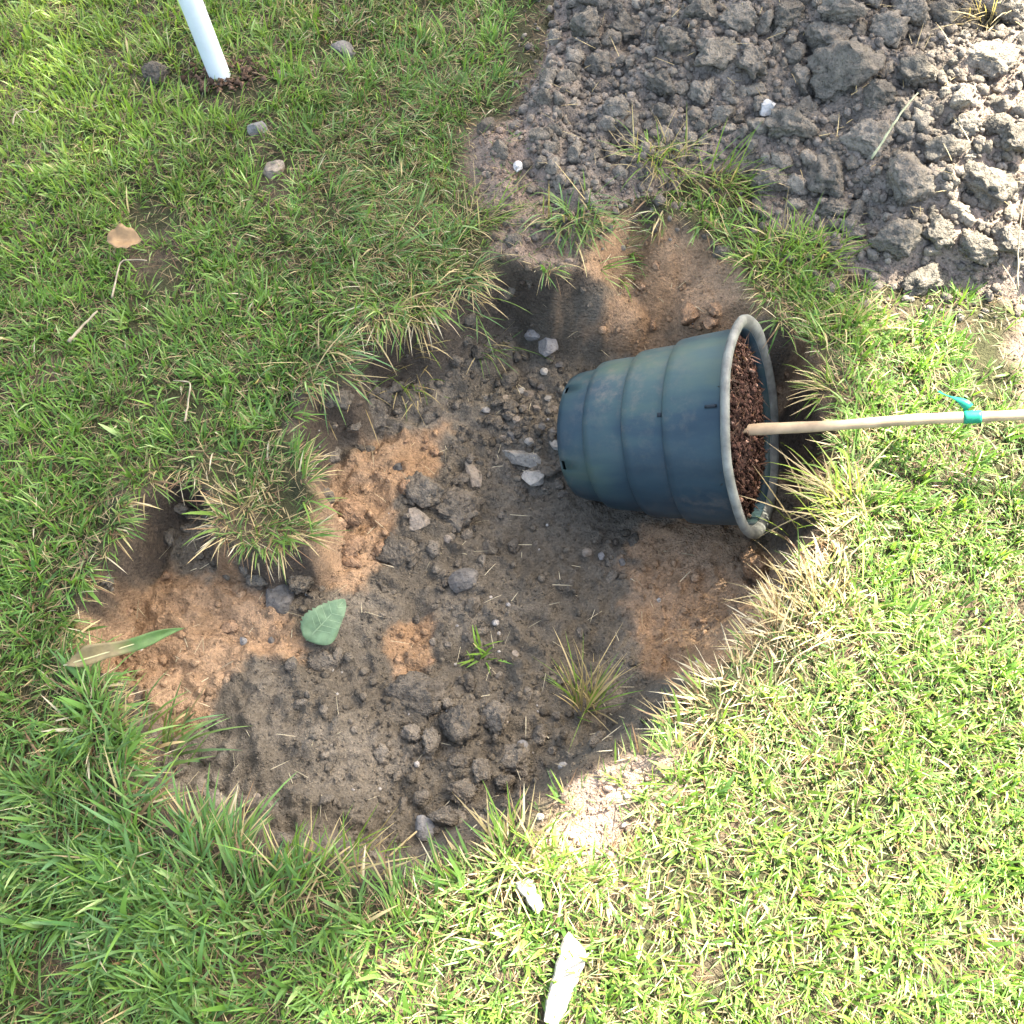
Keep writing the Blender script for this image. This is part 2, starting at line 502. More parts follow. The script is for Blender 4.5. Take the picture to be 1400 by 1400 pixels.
big = [(1150, 110, 100, 95), (985, 72, 85, 48), (1130, 60, 60, 60), (1190, 195, 75, 62), (1250, 105, 48, 60), (1355, 90, 95, 62), (1240, 255, 78, 82),
       (1345, 262, 80, 85), (1080, 178, 66, 52), (1055, 250, 50, 42), (1130, 245, 52, 62), (1105, 155, 38, 40), (1140, 285, 46, 34), (1230, 330, 66, 52),
       (1285, 320, 46, 46), (1320, 175, 40, 34), (1280, 30, 60, 50), (1210, 45, 55, 50), (1030, 85, 42, 56), (1290, 210, 60, 50), (1200, 130, 44, 50),
       (1010, 30, 55, 40), (860, 40, 46, 40), (800, 40, 44, 46), (820, 90, 40, 36), (920, 60, 50, 44), (905, 120, 42, 36), (960, 130, 40, 40), (1390, 190, 50, 50),
       (845, 150, 38, 34), (1265, 385, 66, 36), (1330, 340, 60, 40), (1380, 330, 44, 44), (1075, 20, 50, 40), (1150, 20, 60, 44), (1380, 20, 60, 50), (960, 20, 46, 42)]
taken = []
for (px, py, w, h) in big:
    put_rock('clod', random.choice(CLODS), px, py, w, h, random.choice((0, 0.5, -0.5, 3.1)), pile, 0.36, 0.85).scale *= (0.85 if w > 70 else 0.95)
    taken.append((px, py, max(w, h) * 0.45))
cnt = len(big); tries = 0
while cnt < 298 and tries < 9000:
    tries += 1
    px = random.uniform(735, 1440); py = random.uniform(-25, 400)
    P = flat(px, py, 0.05)
    sdv = float(pile_sd(np.array([P[0]]), np.array([P[1]]))[0])
    if sdv < 0.005: continue
    w = random.choice((12, 14, 15, 17, 19, 22, 26, 30)) * (0.8 if px < 950 else 1.05) * random.choice((1, 1, 1, 1.4))
    if any((px - a) ** 2 + (py - b) ** 2 < (r + w * 0.25) ** 2 for a, b, r in taken): continue
    put_rock('clod', random.choice(SMALL_CLODS if w < 36 else CLODS), px, py, w * random.uniform(.9, 1.3), w * random.uniform(.75, 1.1), random.uniform(0, 6), pile, 0.42, 0.95)
    taken.append((px, py, w * 0.45)); cnt += 1

def rocks_stuff(name, pts, radii, mat, parent=None, cols=None, octa=False):
    """many tiny crumbs joined in one mesh"""
    bm = bmesh.new()
    if octa:
        vs = [bm.verts.new(c_) for c_ in ((1, 0, 0), (-0.4, 0.9, 0), (-0.5, -0.85, 0), (0, 0, 1), (0, 0.1, -1))]
        for q_ in ((0, 1, 3), (1, 2, 3), (2, 0, 3), (1, 0, 4), (2, 1, 4), (0, 2, 4)): bm.faces.new([vs[i_] for i_ in q_])
        bm.verts.index_update()
    else:
        bmesh.ops.create_icosphere(bm, subdivisions=1, radius=1)
    bm.verts.ensure_lookup_table()
    B = np.array([v.co[:] for v in bm.verts]); F = np.array([[v.index for v in f.verts] for f in bm.faces]); bm.free()
    N = len(pts); nv = len(B)
    J = 1 + 0.38 * (rng.random((N, nv, 1)) - 0.5)
    ang = rng.random(N) * 6.28; ca, sa = np.cos(ang), np.sin(ang)
    S = B[None] * J * (0.7 + 0.6 * rng.random((N, 1, 3))) * radii[:, None, None]
    V = np.stack((S[..., 0] * ca[:, None] - S[..., 1] * sa[:, None], S[..., 0] * sa[:, None] + S[..., 1] * ca[:, None], S[..., 2] * 0.8), -1) + pts[:, None]
    L = (F[None] + (np.arange(N) * nv)[:, None, None]).reshape(-1)
    cc = np.repeat(cols, nv, 0) if cols is not None else None
    me = np_mesh(name, V.reshape(-1, 3), L, np.full(N * len(F), 3), cc, True)
    o = link(name, me, mat, parent)
    o['kind'] = 'stuff'
    return o

# crumbs over the heap
N = 24000
cx = rng.uniform(0.0, 1.6, N); cy = rng.uniform(0.3, 1.75, N)
ps = pile_sd(cx, cy) + 0.04 * fbm(cx, cy, 20, 2, 50)
k = (ps > -0.06) & (rng.random(N) < np.where(ps > 0, 1, 0.25)); cx, cy = cx[k], cy[k]
rad = 0.0024 + 0.0075 * rng.random(len(cx)) ** 2.8
pts = np.stack((cx, cy, surf_h(cx, cy) + rad * 0.3), 1)
g = np.exp(rng.normal(0.1, 0.24, (len(cx), 1))); cols = g * np.array((0.150, 0.128, 0.099))[None]
rocks_stuff('crumbs', pts, rad, M_SOIL, pile, cols)
# crumbs over the hole floor and the bare soil
N = 26000
cx = rng.uniform(-0.75, 0.75, N); cy = rng.uniform(-0.5, 0.85, N)
hs = hole_sd(cx, cy)
dens = np.where(hs > 0.005, 0.16 + 0.6 * sstep(0.1, 0.6, fbm(cx, cy, 9, 3, 52)), 0)
dens = np.maximum(dens, 0.7 * np.exp(-(((cx - 0.03) / 0.1) ** 2 + ((cy - 0.2) / 0.16) ** 2)) * (hs > 0))
dens = np.maximum(dens, 0.6 * np.exp(-(((cx + 0.03) / 0.12) ** 2 + ((cy + 0.24) / 0.1) ** 2)) * (hs > 0))
dens = np.maximum(dens, 0.6 * (poly_sd(BANK, cx, cy) > 0)); dens = np.maximum(dens, 0.4 * (poly_sd(SUNPATCH, cx, cy) > 0))
k = rng.random(N) < dens; cx, cy = cx[k], cy[k]
rad = 0.0016 + 0.0065 * rng.random(len(cx)) ** 4
pts = np.stack((cx, cy, ground_h(cx, cy) + rad * 0.3), 1)
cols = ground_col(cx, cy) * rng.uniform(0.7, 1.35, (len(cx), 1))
pale = rng.random(len(cx)) < 0.03; cols[pale] = np.array((0.36, 0.33, 0.28))
tag(rocks_stuff('soil_crumbs', pts, rad, M_SOIL, None, cols), 'fine loose soil crumbs scattered over the hole floor', 'soil crumbs')

N = 70000
cx = rng.uniform(-0.75, 1.1, N); cy = rng.uniform(-0.5, 1.2, N)
hs = hole_sd(cx, cy); pz = pile_sd(cx, cy)
dens = np.where(hs > 0.0, 0.35 + 0.55 * sstep(-0.2, 0.4, fbm(cx, cy, 12, 3, 53)), 0)
dens = np.maximum(dens, 0.8 * (poly_sd(BANK, cx, cy) > 0)); dens = np.maximum(dens, 0.8 * (poly_sd(SUNPATCH, cx, cy) > 0)); dens = np.maximum(dens, 0.6 * (poly_sd(RIGHTBARE, cx, cy) > 0))
dens = np.maximum(dens, 0.7 * (pz > -0.04))
k = rng.random(N) < dens; cx, cy, pz = cx[k], cy[k], pz[k]
rad = 0.0010 + 0.0024 * rng.random(len(cx)) ** 2.5
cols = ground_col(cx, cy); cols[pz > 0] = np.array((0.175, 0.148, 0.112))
cols = cols * np.exp(rng.normal(0, 0.2, (len(cx), 1)))
tag(rocks_stuff('soil_grit', np.stack((cx, cy, surf_h(cx, cy) + rad * 0.4), 1), rad, M_SOIL, None, cols, True), 'fine grit over the bare soil of hole and heap', 'grit')

# single stones and clods that can be picked out
def stone(label, k, mat, px, py, w, h, rot=0.0, name='stone', cat='stone', src=STONES, group=None, sink=0.25, flatn=0.8):
    o = put_rock(name, own(src[k % len(src)], mat), px, py, w, h, math.radians(rot), None, sink, flatn)
    return tag(o, label, cat, group)

stone('elongated white-grey stone, larger of the pair lying left of the pot base', 0, M_WHITE_STONE, 709, 629, 58, 30, -15)
stone('cream angular stone touching the lower end of the white-grey stone', 1, M_WHITE_STONE, 730, 655, 34, 27, 20)
stone('buff blocky stone in the middle of the hole beside the tan soil streak', 2, M_TAN_STONE, 573, 713, 42, 33, 0)
stone('wedge-shaped grey-brown stone half buried in the hole floor centre', 3, M_GREY_STONE, 637, 796, 44, 36, 0, sink=0.35)
stone('smooth dark grey stone next to the upright green leaf', 4, M_GREY_STONE, 388, 814, 52, 54, 30)
stone('blue-grey stone above the pot base near the far edge of the hole', 5, M_BLUE_STONE, 748, 475, 30, 34, 0)
stone('small grey stone just left above the blue-grey stone', 6, M_BLUE_STONE, 728, 459, 22, 20, 0)
stone('narrow pinkish-buff stone standing left of the white-grey stone pair', 7, M_TAN_STONE, 646, 650, 22, 46, 15)
stone('cream pebble touching the base of the pot', 1, M_WHITE_STONE, 761, 610, 22, 20, 0)
stone('pale grey stone at the bottom edge of the hole under the clod row', 6, M_BLUE_STONE, 581, 1133, 28, 36, 20)
stone('bright white stone lying on the grey soil heap', 2, M_BRIGHT, 1052, 151, 38, 24, -10)
stone('small white stone on the brown bank left of the soil heap', 3, M_BRIGHT, 709, 230, 14, 19, 10)
stone('rounded brown stone in the turf gap right of the white pipe foot', 4, M_TAN_STONE, 378, 232, 36, 34, 0, sink=0.42)

stone('flat grey stone in the turf below the white pipe foot', 0, M_BLUE_STONE, 352, 178, 26, 26, 30, sink=0.42)
stone('dark slate-grey stone in the grass right of the white pipe', 6, M_GREY_STONE, 470, 70, 34, 26, -20, sink=0.42)
stone('small pale stone right of the white pipe foot', 2, M_TAN_STONE, 388, 105, 24, 18, 0, sink=0.42)

def clod(label, k, px, py, w, h, tan=False, sink=0.2, rot=0):
    o = put_rock('soil_clod', (TC if tan else HC)[k % (4 if tan else 14)], px, py, w, h, math.radians(rot), None, sink, 0.75)
    return tag(o, label, 'clod')

clod('brown clod lying in the lawn left of the white pipe foot', 5, 216, 106, 36, 30)
clod('orange-tan clod on the tan streak, upper of two', 0, 481, 702, 46, 46, True)
clod('orange-tan clod on the tan streak, lower of two', 1, 478, 752, 46, 36, True)
clod('tan clod below the pot rim at the right side of the hole', 2, 1027, 776, 40, 42, True)
clod('broad grey-brown clod right of the buff stone', 1, 622, 700, 78, 62, sink=0.4)
clod('dark clod just above the buff stone', 2, 575, 672, 52, 44, sink=0.35)
clod('flat dark clod below left of the buff stone', 3, 548, 752, 56, 44, sink=0.4)
clod('large grey clod topping the clod row at the lower hole edge', 4, 627, 990, 51, 53)
clod('dark grey clod right of the largest clod in the lower row', 5, 680, 985, 40, 42)
clod('narrow clod left of the largest clod in the lower row', 6, 588, 1015, 27, 34)
clod('small clod at the far left end of the lower clod row', 7, 563, 1004, 24, 26)
clod('clod in the middle of the lower clod row', 8, 626, 1042, 35, 29)
clod('rounded pale clod right of the middle of the lower row', 9, 657, 1056, 27, 30)
clod('pale flat clod at the right end of the lower row', 10, 692, 1070, 27, 22)
clod('dark wide clod low in the lower clod row', 11, 630, 1082, 43, 32)
clod('wide clod lowest in the row beside the pale grey stone', 12, 608, 1118, 37, 26)
clod('broad low clod right of the lower clod row', 13, 705, 1040, 50, 42, sink=0.42)
clod('dark clod below the upright green leaf', 2, 440, 905, 50, 34, sink=0.35)
clod('dark clod behind the smooth dark grey stone', 6, 408, 796, 36, 36)
clod('grey clod at the foot of the far hole wall', 3, 515, 565, 44, 50)
clod('dark clod under the turf edge at the upper left of the hole', 8, 462, 545, 36, 34)
clod('reddish brown clod at the near left edge of the hole', 0, 298, 1098, 30, 36, False, 0.3)
clod('wide brown clod half sunk below the small tan patch', 5, 575, 955, 90, 60, sink=0.46)
clod('dark lump at the foot of the turf clump on the left', 9, 350, 792, 36, 26)
placed = 0; tries = 0
while placed < 292 and tries < 6000:
    tries += 1
    px = random.uniform(120, 1080); py = random.uniform(180, 1190)
    dn = 0.25 + 1.1 * math.exp(-((px - 560) / 130) ** 2 - ((py - 700) / 170) ** 2) + 1.0 * math.exp(-((px - 640) / 110) ** 2 - ((py - 1040) / 90) ** 2) + 0.9 * math.exp(-((px - 720) / 80) ** 2 - ((py - 520) / 90) ** 2) + 0.5 * math.exp(-((px - 430) / 60) ** 2 - ((py - 600) / 60) ** 2)
    if random.random() > dn + 0.35: continue
    p = hit(px, py); xa, ya = np.array([p[0]]), np.array([p[1]])
    sdv = float(hole_sd(xa, ya)[0])
    if sdv < 0.006 and float(poly_sd(BANK, xa, ya)[0]) < 0.01: continue
    if random.random() > (dn + 1.6 * (sdv < 0.035)) / (dn + 0.35): continue
    tanv = max(float(poly_sd(q_, xa, ya)[0]) for q_ in TANS)
    w = random.choice((9, 10, 11, 12, 14, 16, 19, 24)) * random.uniform(0.85, 1.15)
    if tanv > 0 and random.random() < 0.55: continue
    put_rock('clod', random.choice(SMALL_TAN if tanv > 0.0 else SMALL_HOLE), px, py, w * random.uniform(.95, 1.35), w * random.uniform(.8, 1.1), random.uniform(0, 6), ground, random.uniform(0.25, 0.45), 0.85)
    placed += 1
for i, (px, py, w, h) in enumerate([(722, 540, 15, 14), (712, 535, 13, 12), (740, 530, 14, 12), (757, 560, 12, 13), (705, 575, 13, 14), (724, 606, 14, 13), (741, 585, 14, 12), (690, 545, 11, 11),
                                    (733, 560, 12, 12), (749, 545, 13, 11), (700, 596, 12, 14), (757, 590, 11, 10), (715, 558, 11, 11), (744, 510, 12, 12), (765, 500, 12, 10), (688, 600, 11, 12)]):
    tag(put_rock('pebble', own(STONES[i % 8], (M_TAN_STONE, M_WHITE_STONE, M_GREY_STONE, M_TAN_STONE)[i % 4]), px, py, w, h, i * 0.7),
        'small pebble in the scatter left of the pot base', 'pebble', 'pebbles scattered left of the pot base')
LONE = ['left pebble of the pair just below the pot wall', 'right pebble of the pair just below the pot wall', 'pebble nearest the tan patch below the pot',
        'pebble between the buff stone and the wedge-shaped stone', 'left pebble above the tiny green sprig', 'pebble almost touching the tiny green sprig',
        'flat pebble right of the tiny green sprig', 'pebble on the left tan patch, farther from the green leaf', 'pebble on the left tan patch, nearer to the green leaf',
        'pebble on the grey soil at the near left of the hole', 'buff pebble above the broad low clod by the lower clod row', 'pebble on the tan streak in mid hole']
for i, (px, py, w, h) in enumerate([(803, 757, 15, 13), (822, 760, 13, 12), (850, 770, 12, 10), (612, 738, 13, 11), (640, 870, 15, 12), (655, 880, 14, 11), (705, 895, 14, 9), (333, 878, 12, 14), (372, 876, 10, 10), (352, 1090, 16, 14), (715, 1020, 16, 14), (545, 640, 14, 12)]):
    tag(put_rock('pebble', own(STONES[(i + 3) % 8], (M_TAN_STONE, M_BLUE_STONE, M_GREY_STONE)[i % 3]), px, py, w, h, i * 0.9),
        LONE[i], 'pebble', 'single pebbles on the open hole floor')

# ------------------------------------------------------------------ grass
def blades(base, head, length, width, lean, curl, c0, c1, seg=4, twist=None):
    """returns verts, loop indices, poly sizes, colours for N curved tapered blades"""
    N = len(base)
    hx, hy = np.cos(head), np.sin(head)
    tw = head + math.pi / 2 if twist is None else twist
    wx, wy = np.cos(tw), np.sin(tw)
    P = base.copy(); V = []; Cc = []
    for i in range(seg + 1):
        s = i / seg
        wd = width * (0.75 + 0.5 * s) * (1 - s ** 2.2) if i < seg else 0 * width
        wd = np.minimum(wd, width)
        col = c0 * (1 - s) + c1 * s
        if i < seg:
            for sg in (-1, 1):
                V.append(P + np.stack((sg * wx * wd / 2, sg * wy * wd / 2, 0 * wd), 1)); Cc.append(col)
        else:
            V.append(P.copy()); Cc.append(col)
        th = lean + curl * (s + 0.5 / seg)
        st = length / seg
        P = P + np.stack((np.sin(th) * hx * st, np.sin(th) * hy * st, np.cos(th) * st), 1)
    nv = 2 * seg + 1
    V = np.stack(V, 1).reshape(-1, 3); Cc = np.stack(Cc, 1).reshape(-1, 3)
    f = []
    for i in range(seg - 1): f += [2 * i, 2 * i + 1, 2 * i + 3, 2 * i + 2]
    f += [2 * seg - 2, 2 * seg - 1, 2 * seg]
    L = (np.array(f)[None] + (np.arange(N) * nv)[:, None]).reshape(-1)
    return V, L, np.tile(np.array([4] * (seg - 1) + [3]), N), Cc

def join_blades(name, sets):
    V, L, S, K = [], [], [], []; o = 0
    for v, l, s, c in sets:
        V.append(v); L.append(l + o); S.append(s); K.append(c); o += len(v)
    return np_mesh(name, np.concatenate(V), np.concatenate(L), np.concatenate(S), np.concatenate(K))

G_MID = np.array((0.105, 0.215, 0.026)); G_YEL = np.array((0.235, 0.315, 0.036)); G_DARK = np.array((0.036, 0.112, 0.022))
G_BLUE = np.array((0.085, 0.185, 0.070)); STRAW = np.array((0.42, 0.33, 0.16)); PALE = np.array((0.58, 0.50, 0.33)); BROWN = np.array((0.17, 0.10, 0.05))

def blob(px, py, cx, cy, rx, ry):
    return np.exp(-(((px - cx) / rx) ** 2 + ((py - cy) / ry) ** 2))

BARE = [(216, 108, 30, 26), (330, 120, 50, 22), (352, 180, 24, 22), (378, 240, 34, 38), (205, 300, 34, 46), (215, 375, 40, 26), (470, 75, 30, 22), (600, 20, 30, 20),
        (712, 60, 24, 36), (430, 585, 45, 40), (300, 640, 26, 20), (395, 690, 22, 20), (310, 140, 34, 14), (690, 260, 60, 90), (1110, 560, 40, 80), (265, 540, 24, 22), (1350, 500, 40, 60)]

def grass_density(x, y):
    px, py = to_px(np.stack((x, y, np.zeros_like(x)), 1))
    hs = hole_sd(x, y); ps = pile_sd(x, y)
    d = np.where(hs > -0.004, 0.0, 1.0)
    d = d * np.where(ps > -0.01, 0.0, 1.0) * sstep(-0.02, -0.10, ps + 0.05 * fbm(x, y, 18, 2, 60))
    d = np.where((ps > -0.1) & (ps <= -0.01), np.maximum(d, 0.12), d)
    d = d * sstep(0.015, -0.02, poly_sd(BANK, x, y) + 0.03 * fbm(x, y, 20, 2, 61))
    d = d * (0.04 + 0.96 * sstep(0.02, -0.03, poly_sd(SUNPATCH, x, y) + 0.04 * fbm(x, y, 20, 2, 62)))
    d = d * (0.05 + 0.95 * sstep(0.02, -0.03, poly_sd(RIGHTBARE, x, y) + 0.06 * fbm(x, y, 14, 2, 63)))
    for cx, cy, rx, ry in BARE: d = d * (1 - 0.97 * np.minimum(1, 1.6 * blob(px, py, cx, cy, rx * 0.9, ry * 0.9)))
    d = d * (0.60 + 0.5 * sstep(-0.45, 0.1, fbm(x, y, 17, 3, 64)))
    return d, px, py, hs

def lawn_blades(tx, ty, per, lscale, wscale, seg):
    d, px, py, hs = grass_density(tx, ty)
    k = rng.random(len(tx)) < d
    tx, ty, px, py, hs = tx[k], ty[k], px[k], py[k], hs[k]
    n = len(tx)
    e = 0.004
    gx = (hole_sd(tx + e, ty) - hole_sd(tx - e, ty)); gy = (hole_sd(tx, ty + e) - hole_sd(tx, ty - e))
    ginw = np.arctan2(gy, gx)
    edge = sstep(-0.07, -0.005, hs)
    lowleft = blob(px, py, 180, 1200, 330, 260); comb = blob(px, py, 560, 270, 170, 190); upleft = blob(px, py, 60, 60, 330, 230)
    lowright = blob(px, py, 1150, 1150, 420, 420); fringe = blob(px, py, 985, 940, 110, 60) + blob(px, py, 1075, 870, 70, 60) + blob(px, py, 1130, 780, 55, 90) + 0.7 * blob(px, py, 760, 1230, 160, 60)
    topmid = blob(px, py, 560, 30, 170, 60)
    flow = 3.0 * fbm(tx, ty, 5, 2, 70) * math.pi
    # expand clumps
    rep = np.maximum(1, (per * (0.6 + 0.8 * rng.random(n))).astype(int))
    I = np.repeat(np.arange(n), rep); m = len(I)
    a = rng.random(m) * 2 * math.pi
    r = 0.009 * np.sqrt(rng.random(m)) * lscale
    bx, by = tx[I] + r * np.cos(a), ty[I] + r * np.sin(a)
    head = a + rng.normal(0, 0.7, m)
    dx, dy = np.cos(head), np.sin(head)
    fl = 0.55 + 0.5 * comb[I]
    dx += fl * np.cos(flow[I]); dy += fl * np.sin(flow[I])
    dx += 1.5 * comb[I] * math.cos(-0.7); dy += 1.5 * comb[I] * math.sin(-0.7)
    dx += 1.6 * edge[I] * np.cos(ginw[I]); dy += 1.6 * edge[I] * np.sin(ginw[I])
    head = np.arctan2(dy, dx)
    cl = rng.normal(0, 1, n)
    L = 0.027 * (1 + 0.65 * lowleft[I] + 0.6 * comb[I] + 0.55 * edge[I] + 0.12 * cl[I]) * rng.uniform(0.55, 1.45, m) * lscale
    W = 0.0027 * np.exp(rng.normal(0, 0.22, m)) * (1 + 0.25 * lowleft[I] - 0.35 * comb[I] + 0.1 * lowright[I]) * rng.uniform(0.4, 1.45, m) * wscale
    wide = rng.random(m) < 0.03 + 0.03 * lowleft[I]
    W = np.where(wide, W * 1.7, W); L = np.where(wide, L * 1.35, L)
    lean = np.clip(rng.normal(0.5, 0.38, m) + 0.25 * comb[I] + 0.3 * edge[I], 0.05, 1.4)
    curl = np.clip(rng.normal(0.65, 0.45, m), -0.3, 1.7)
    # colours
    u = np.clip(0.5 + 0.38 * cl[I] + 0.2 * rng.normal(0, 1, m) + 0.35 * fbm(tx, ty, 6, 2, 71)[I], 0, 1)[:, None]
    c = G_DARK * (1 - u) + G_MID * u
    yv = np.clip(0.28 * rng.random(m) + 1.0 * upleft[I] * rng.random(m) + 0.6 * lowright[I] * rng.random(m), 0, 1)[:, None]
    c = c * (1 - yv) + G_YEL * yv
    c = c * (1 + 0.12 * lowright[I][:, None])  # lower-right blades lightened, painting in extra brightness from the sun
    bl = np.clip(0.7 * rng.random(m) * (0.25 + lowleft[I] + 0.8 * comb[I] + 0.35 * lowright[I]), 0, 1)[:, None]
    c = c * (1 - bl) + G_BLUE * bl
    sp = 0.065 + 0.36 * comb[I] + 0.30 * edge[I] + 0.55 * fringe[I] + 0.25 * topmid[I] + 0.10 * np.clip(fbm(tx, ty, 9, 2, 72)[I] * 2, 0, 1) + 0.05 * lowright[I]
    tongue = blob(px, py, 345, 680, 80, 75)
    sp = sp + 0.45 * tongue[I]
    lt = (rng.random(m) < 0.07 + 0.16 * lowright[I] + 0.05 * upleft[I])[:, None]  # pale blades, more at lower right to paint in the sunlit look
    c = np.where(lt, c * 0.45 + np.array((0.22, 0.27, 0.11)) * rng.uniform(0.7, 1.2, (m, 1)), c)
    pv = 1.08 + 0.34 * fbm(tx, ty, 11, 3, 73)[I][:, None]
    c = c * pv
    st = rng.random(m) < sp
    sc = STRAW[None] * (0.6 + 0.7 * rng.random((m, 1))); pl = rng.random(m) < 0.22 + 0.5 * np.clip(fringe[I], 0, 1); sc[pl] = PALE; br = rng.random(m) < 0.25; sc[br] = BROWN * 1.2
    c = np.where(st[:, None], sc, c)
    W = np.where(st, W * 0.7, W)
    lean = np.where(st, np.clip(lean + 0.35, 0, 1.5), lean)
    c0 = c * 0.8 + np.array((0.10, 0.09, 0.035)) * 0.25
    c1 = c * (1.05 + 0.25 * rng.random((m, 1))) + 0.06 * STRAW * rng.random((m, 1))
    base = np.stack((bx, by, ground_h(bx, by) - 0.003), 1)
    return blades(base, head, L, W, lean, curl, c0, c1, seg, head + math.pi / 2 + rng.normal(0, 0.5, m))

def scatter(x0, x1, y0, y1, dens):
    n = int((x1 - x0) * (y1 - y0) * dens)
    return rng.uniform(x0, x1, n), rng.uniform(y0, y1, n)

tx, ty = scatter(-1.25, 1.25, -0.85, 1.35, 5600)
lim = 0.70 + 0.32 * (ty + 0.62) / 1.0
k = np.abs(tx) < np.minimum(lim, 1.25); tx, ty = tx[k], ty[k]
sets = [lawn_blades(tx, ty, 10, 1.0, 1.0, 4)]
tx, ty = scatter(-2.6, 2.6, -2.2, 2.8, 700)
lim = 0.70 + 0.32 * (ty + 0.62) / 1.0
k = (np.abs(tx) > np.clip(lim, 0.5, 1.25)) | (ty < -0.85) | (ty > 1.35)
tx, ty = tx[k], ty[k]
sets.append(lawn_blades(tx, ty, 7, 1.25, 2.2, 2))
# thatch: short dead blades lying between the green ones
tx, ty = scatter(-1.1, 1.1, -0.75, 1.2, 26000)
d, px, py, hs = grass_density(tx, ty)
k = (rng.random(len(tx)) < 0.25 + 0.75 * d) & (hs < -0.0) & (pile_sd(tx, ty) < 0); tx, ty = tx[k], ty[k]; m = len(tx)
tc_ = STRAW[None] * rng.uniform(0.25, 1.0, (m, 1)); bk = rng.random(m) < 0.3; tc_[bk] = BROWN; gk = rng.random(m) < 0.35; tc_[gk] = G_MID * 0.6
sets.append(blades(np.stack((tx, ty, ground_h(tx, ty) + 0.001 + 0.006 * rng.random(m)), 1), rng.random(m) * 6.28, rng.uniform(0.008, 0.03, m), rng.uniform(0.0008, 0.002, m),
                   np.full(m, 1.25), rng.uniform(-0.2, 0.4, m), tc_, tc_, 2))
me = join_blades('lawn_grass', sets)
tag(link('lawn_grass', me, M_GRASS), 'mown green lawn grass around the hole', 'grass', kind='stuff')

# grass tufts that stand on their own
def tuft(label, px, py, n, spread, length, straw, upx=0.0, upy=0.0, leanm=0.5, width=0.0024, green=G_MID, name='grass_tuft', parent=None, z=None):
    p = hit(px, py)
    a = rng.random(n) * 6.28; r = 1.5 * spread * rng.random(n) ** 0.7
    ws = fbm(200 * np.cos(a) * r + px, 200 * np.sin(a) * r + py, 0.35, 2, 90)
    bx, by = r * np.cos(a) + 0.4 * spread * ws, r * np.sin(a) * 0.75 + 0.4 * spread * rng.normal(0, 0.5, n)
    head = np.arctan2(0.55 * np.sin(a) + upy * 1.3 + rng.normal(0, .75, n), 0.55 * np.cos(a) + upx * 1.3 + rng.normal(0, .75, n))
    c = green[None] * rng.uniform(0.6, 1.5, (n, 1)); y = rng.random((n, 1)) * 0.5; c = c * (1 - y) + G_YEL * y
    st = rng.random(n) < straw; c[st] = STRAW * rng.uniform(0.5, 1.3, (int(st.sum()), 1))
    zz = surf_h(p[0] + bx, p[1] + by) - 0.004 - p[2] if z is None else np.full(n, z)
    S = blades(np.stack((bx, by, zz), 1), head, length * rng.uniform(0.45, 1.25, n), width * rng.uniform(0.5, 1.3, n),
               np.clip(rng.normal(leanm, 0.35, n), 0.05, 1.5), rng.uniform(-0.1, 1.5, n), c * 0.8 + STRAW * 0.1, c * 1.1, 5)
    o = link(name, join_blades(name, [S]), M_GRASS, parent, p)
    if parent is None: tag(o, label, 'grass tuft')
    return o

tuft('spiky half-dry grass tuft standing alone inside the hole below the pot', 800, 965, 64, 0.015, 0.105, 0.66, 0.0, 0.55, 0.32, 0.0022)
tuft('tiny bright green sprig growing in the middle of the hole floor', 660, 897, 26, 0.010, 0.042, 0.05, 0, 0, 0.6, 0.004, np.array((0.11, 0.23, 0.03)))
tuft('green tuft hanging over the far hole edge left of the top tan patch', 785, 300, 150, 0.030, 0.085, 0.25, 0.0, -0.9, 0.6, 0.003, G_BLUE)
tuft('orange-tinged tuft on the near foot of the soil heap', 905, 225, 150, 0.032, 0.075, 0.55, 0.0, -0.6, 0.6)
tuft('thin green tuft trailing from the heap above the pot rim', 985, 250, 110, 0.035, 0.085, 0.3, 0.5, -0.6, 0.7)
tuft('green tuft between the pot rim and the soil heap', 1075, 350, 190, 0.045, 0.075, 0.2, 0.0, -0.2, 0.7, 0.003)
tuft('olive tuft at the heap edge right above the pot rim', 1120, 345, 110, 0.03, 0.06, 0.3, 0, 0, 0.6)
tuft('thin dry tuft leaning towards the pot mouth above the pale stick', 1135, 530, 70, 0.017, 0.06, 0.5, -0.9, 0.0, 0.8)
tuft('grass tuft right of the pot rim behind the pale stick', 1150, 440, 170, 0.045, 0.07, 0.3, -0.4, -0.1, 0.6)
tuft('sunlit pale grass tuft leaning left over the lower pot rim', 1150, 690, 80, 0.030, 0.105, 0.5, -1.2, 0.25, 0.7, 0.003, G_YEL)
tuft('bleached grass tuft at the sunny right edge of the hole', 1120, 830, 140, 0.045, 0.075, 0.85, -0.6, 0.3, 0.6)
tuft('tall pale grass tuft at the lower hole edge beside the clod row', 706, 1160, 90, 0.028, 0.066, 0.45, 0.1, 0.6, 0.4)
tuft('green tuft at the lower left edge of the hole', 190, 1010, 60, 0.03, 0.09, 0.1, 0.5, 0.4, 0.5, 0.0042, G_BLUE)
tuft('sparse tuft poking up from the near edge of the hole', 395, 1195, 40, 0.022, 0.075, 0.35, 0, 0.5, 0.4)
tuft('yellowish tuft at the near hole edge left of the pale grey stone', 480, 1180, 60, 0.03, 0.07, 0.5, 0.6, 0.4, 0.6)
tuft('dry straw-coloured grass bunch lying on the far right of the heap', 1350, 30, 70, 0.025, 0.10, 1.0, -1.0, -0.8, 1.0)
tuft('shaggy olive tuft hanging over the far hole edge by the dark recess', 640, 385, 130, 0.035, 0.075, 0.45, 0.5, -0.7, 0.8, 0.0022, G_BLUE)
tuft('shaggy straw-flecked tuft over the upper left hole edge', 545, 440, 120, 0.035, 0.07, 0.5, 0.5, -0.6, 0.8, 0.0022)
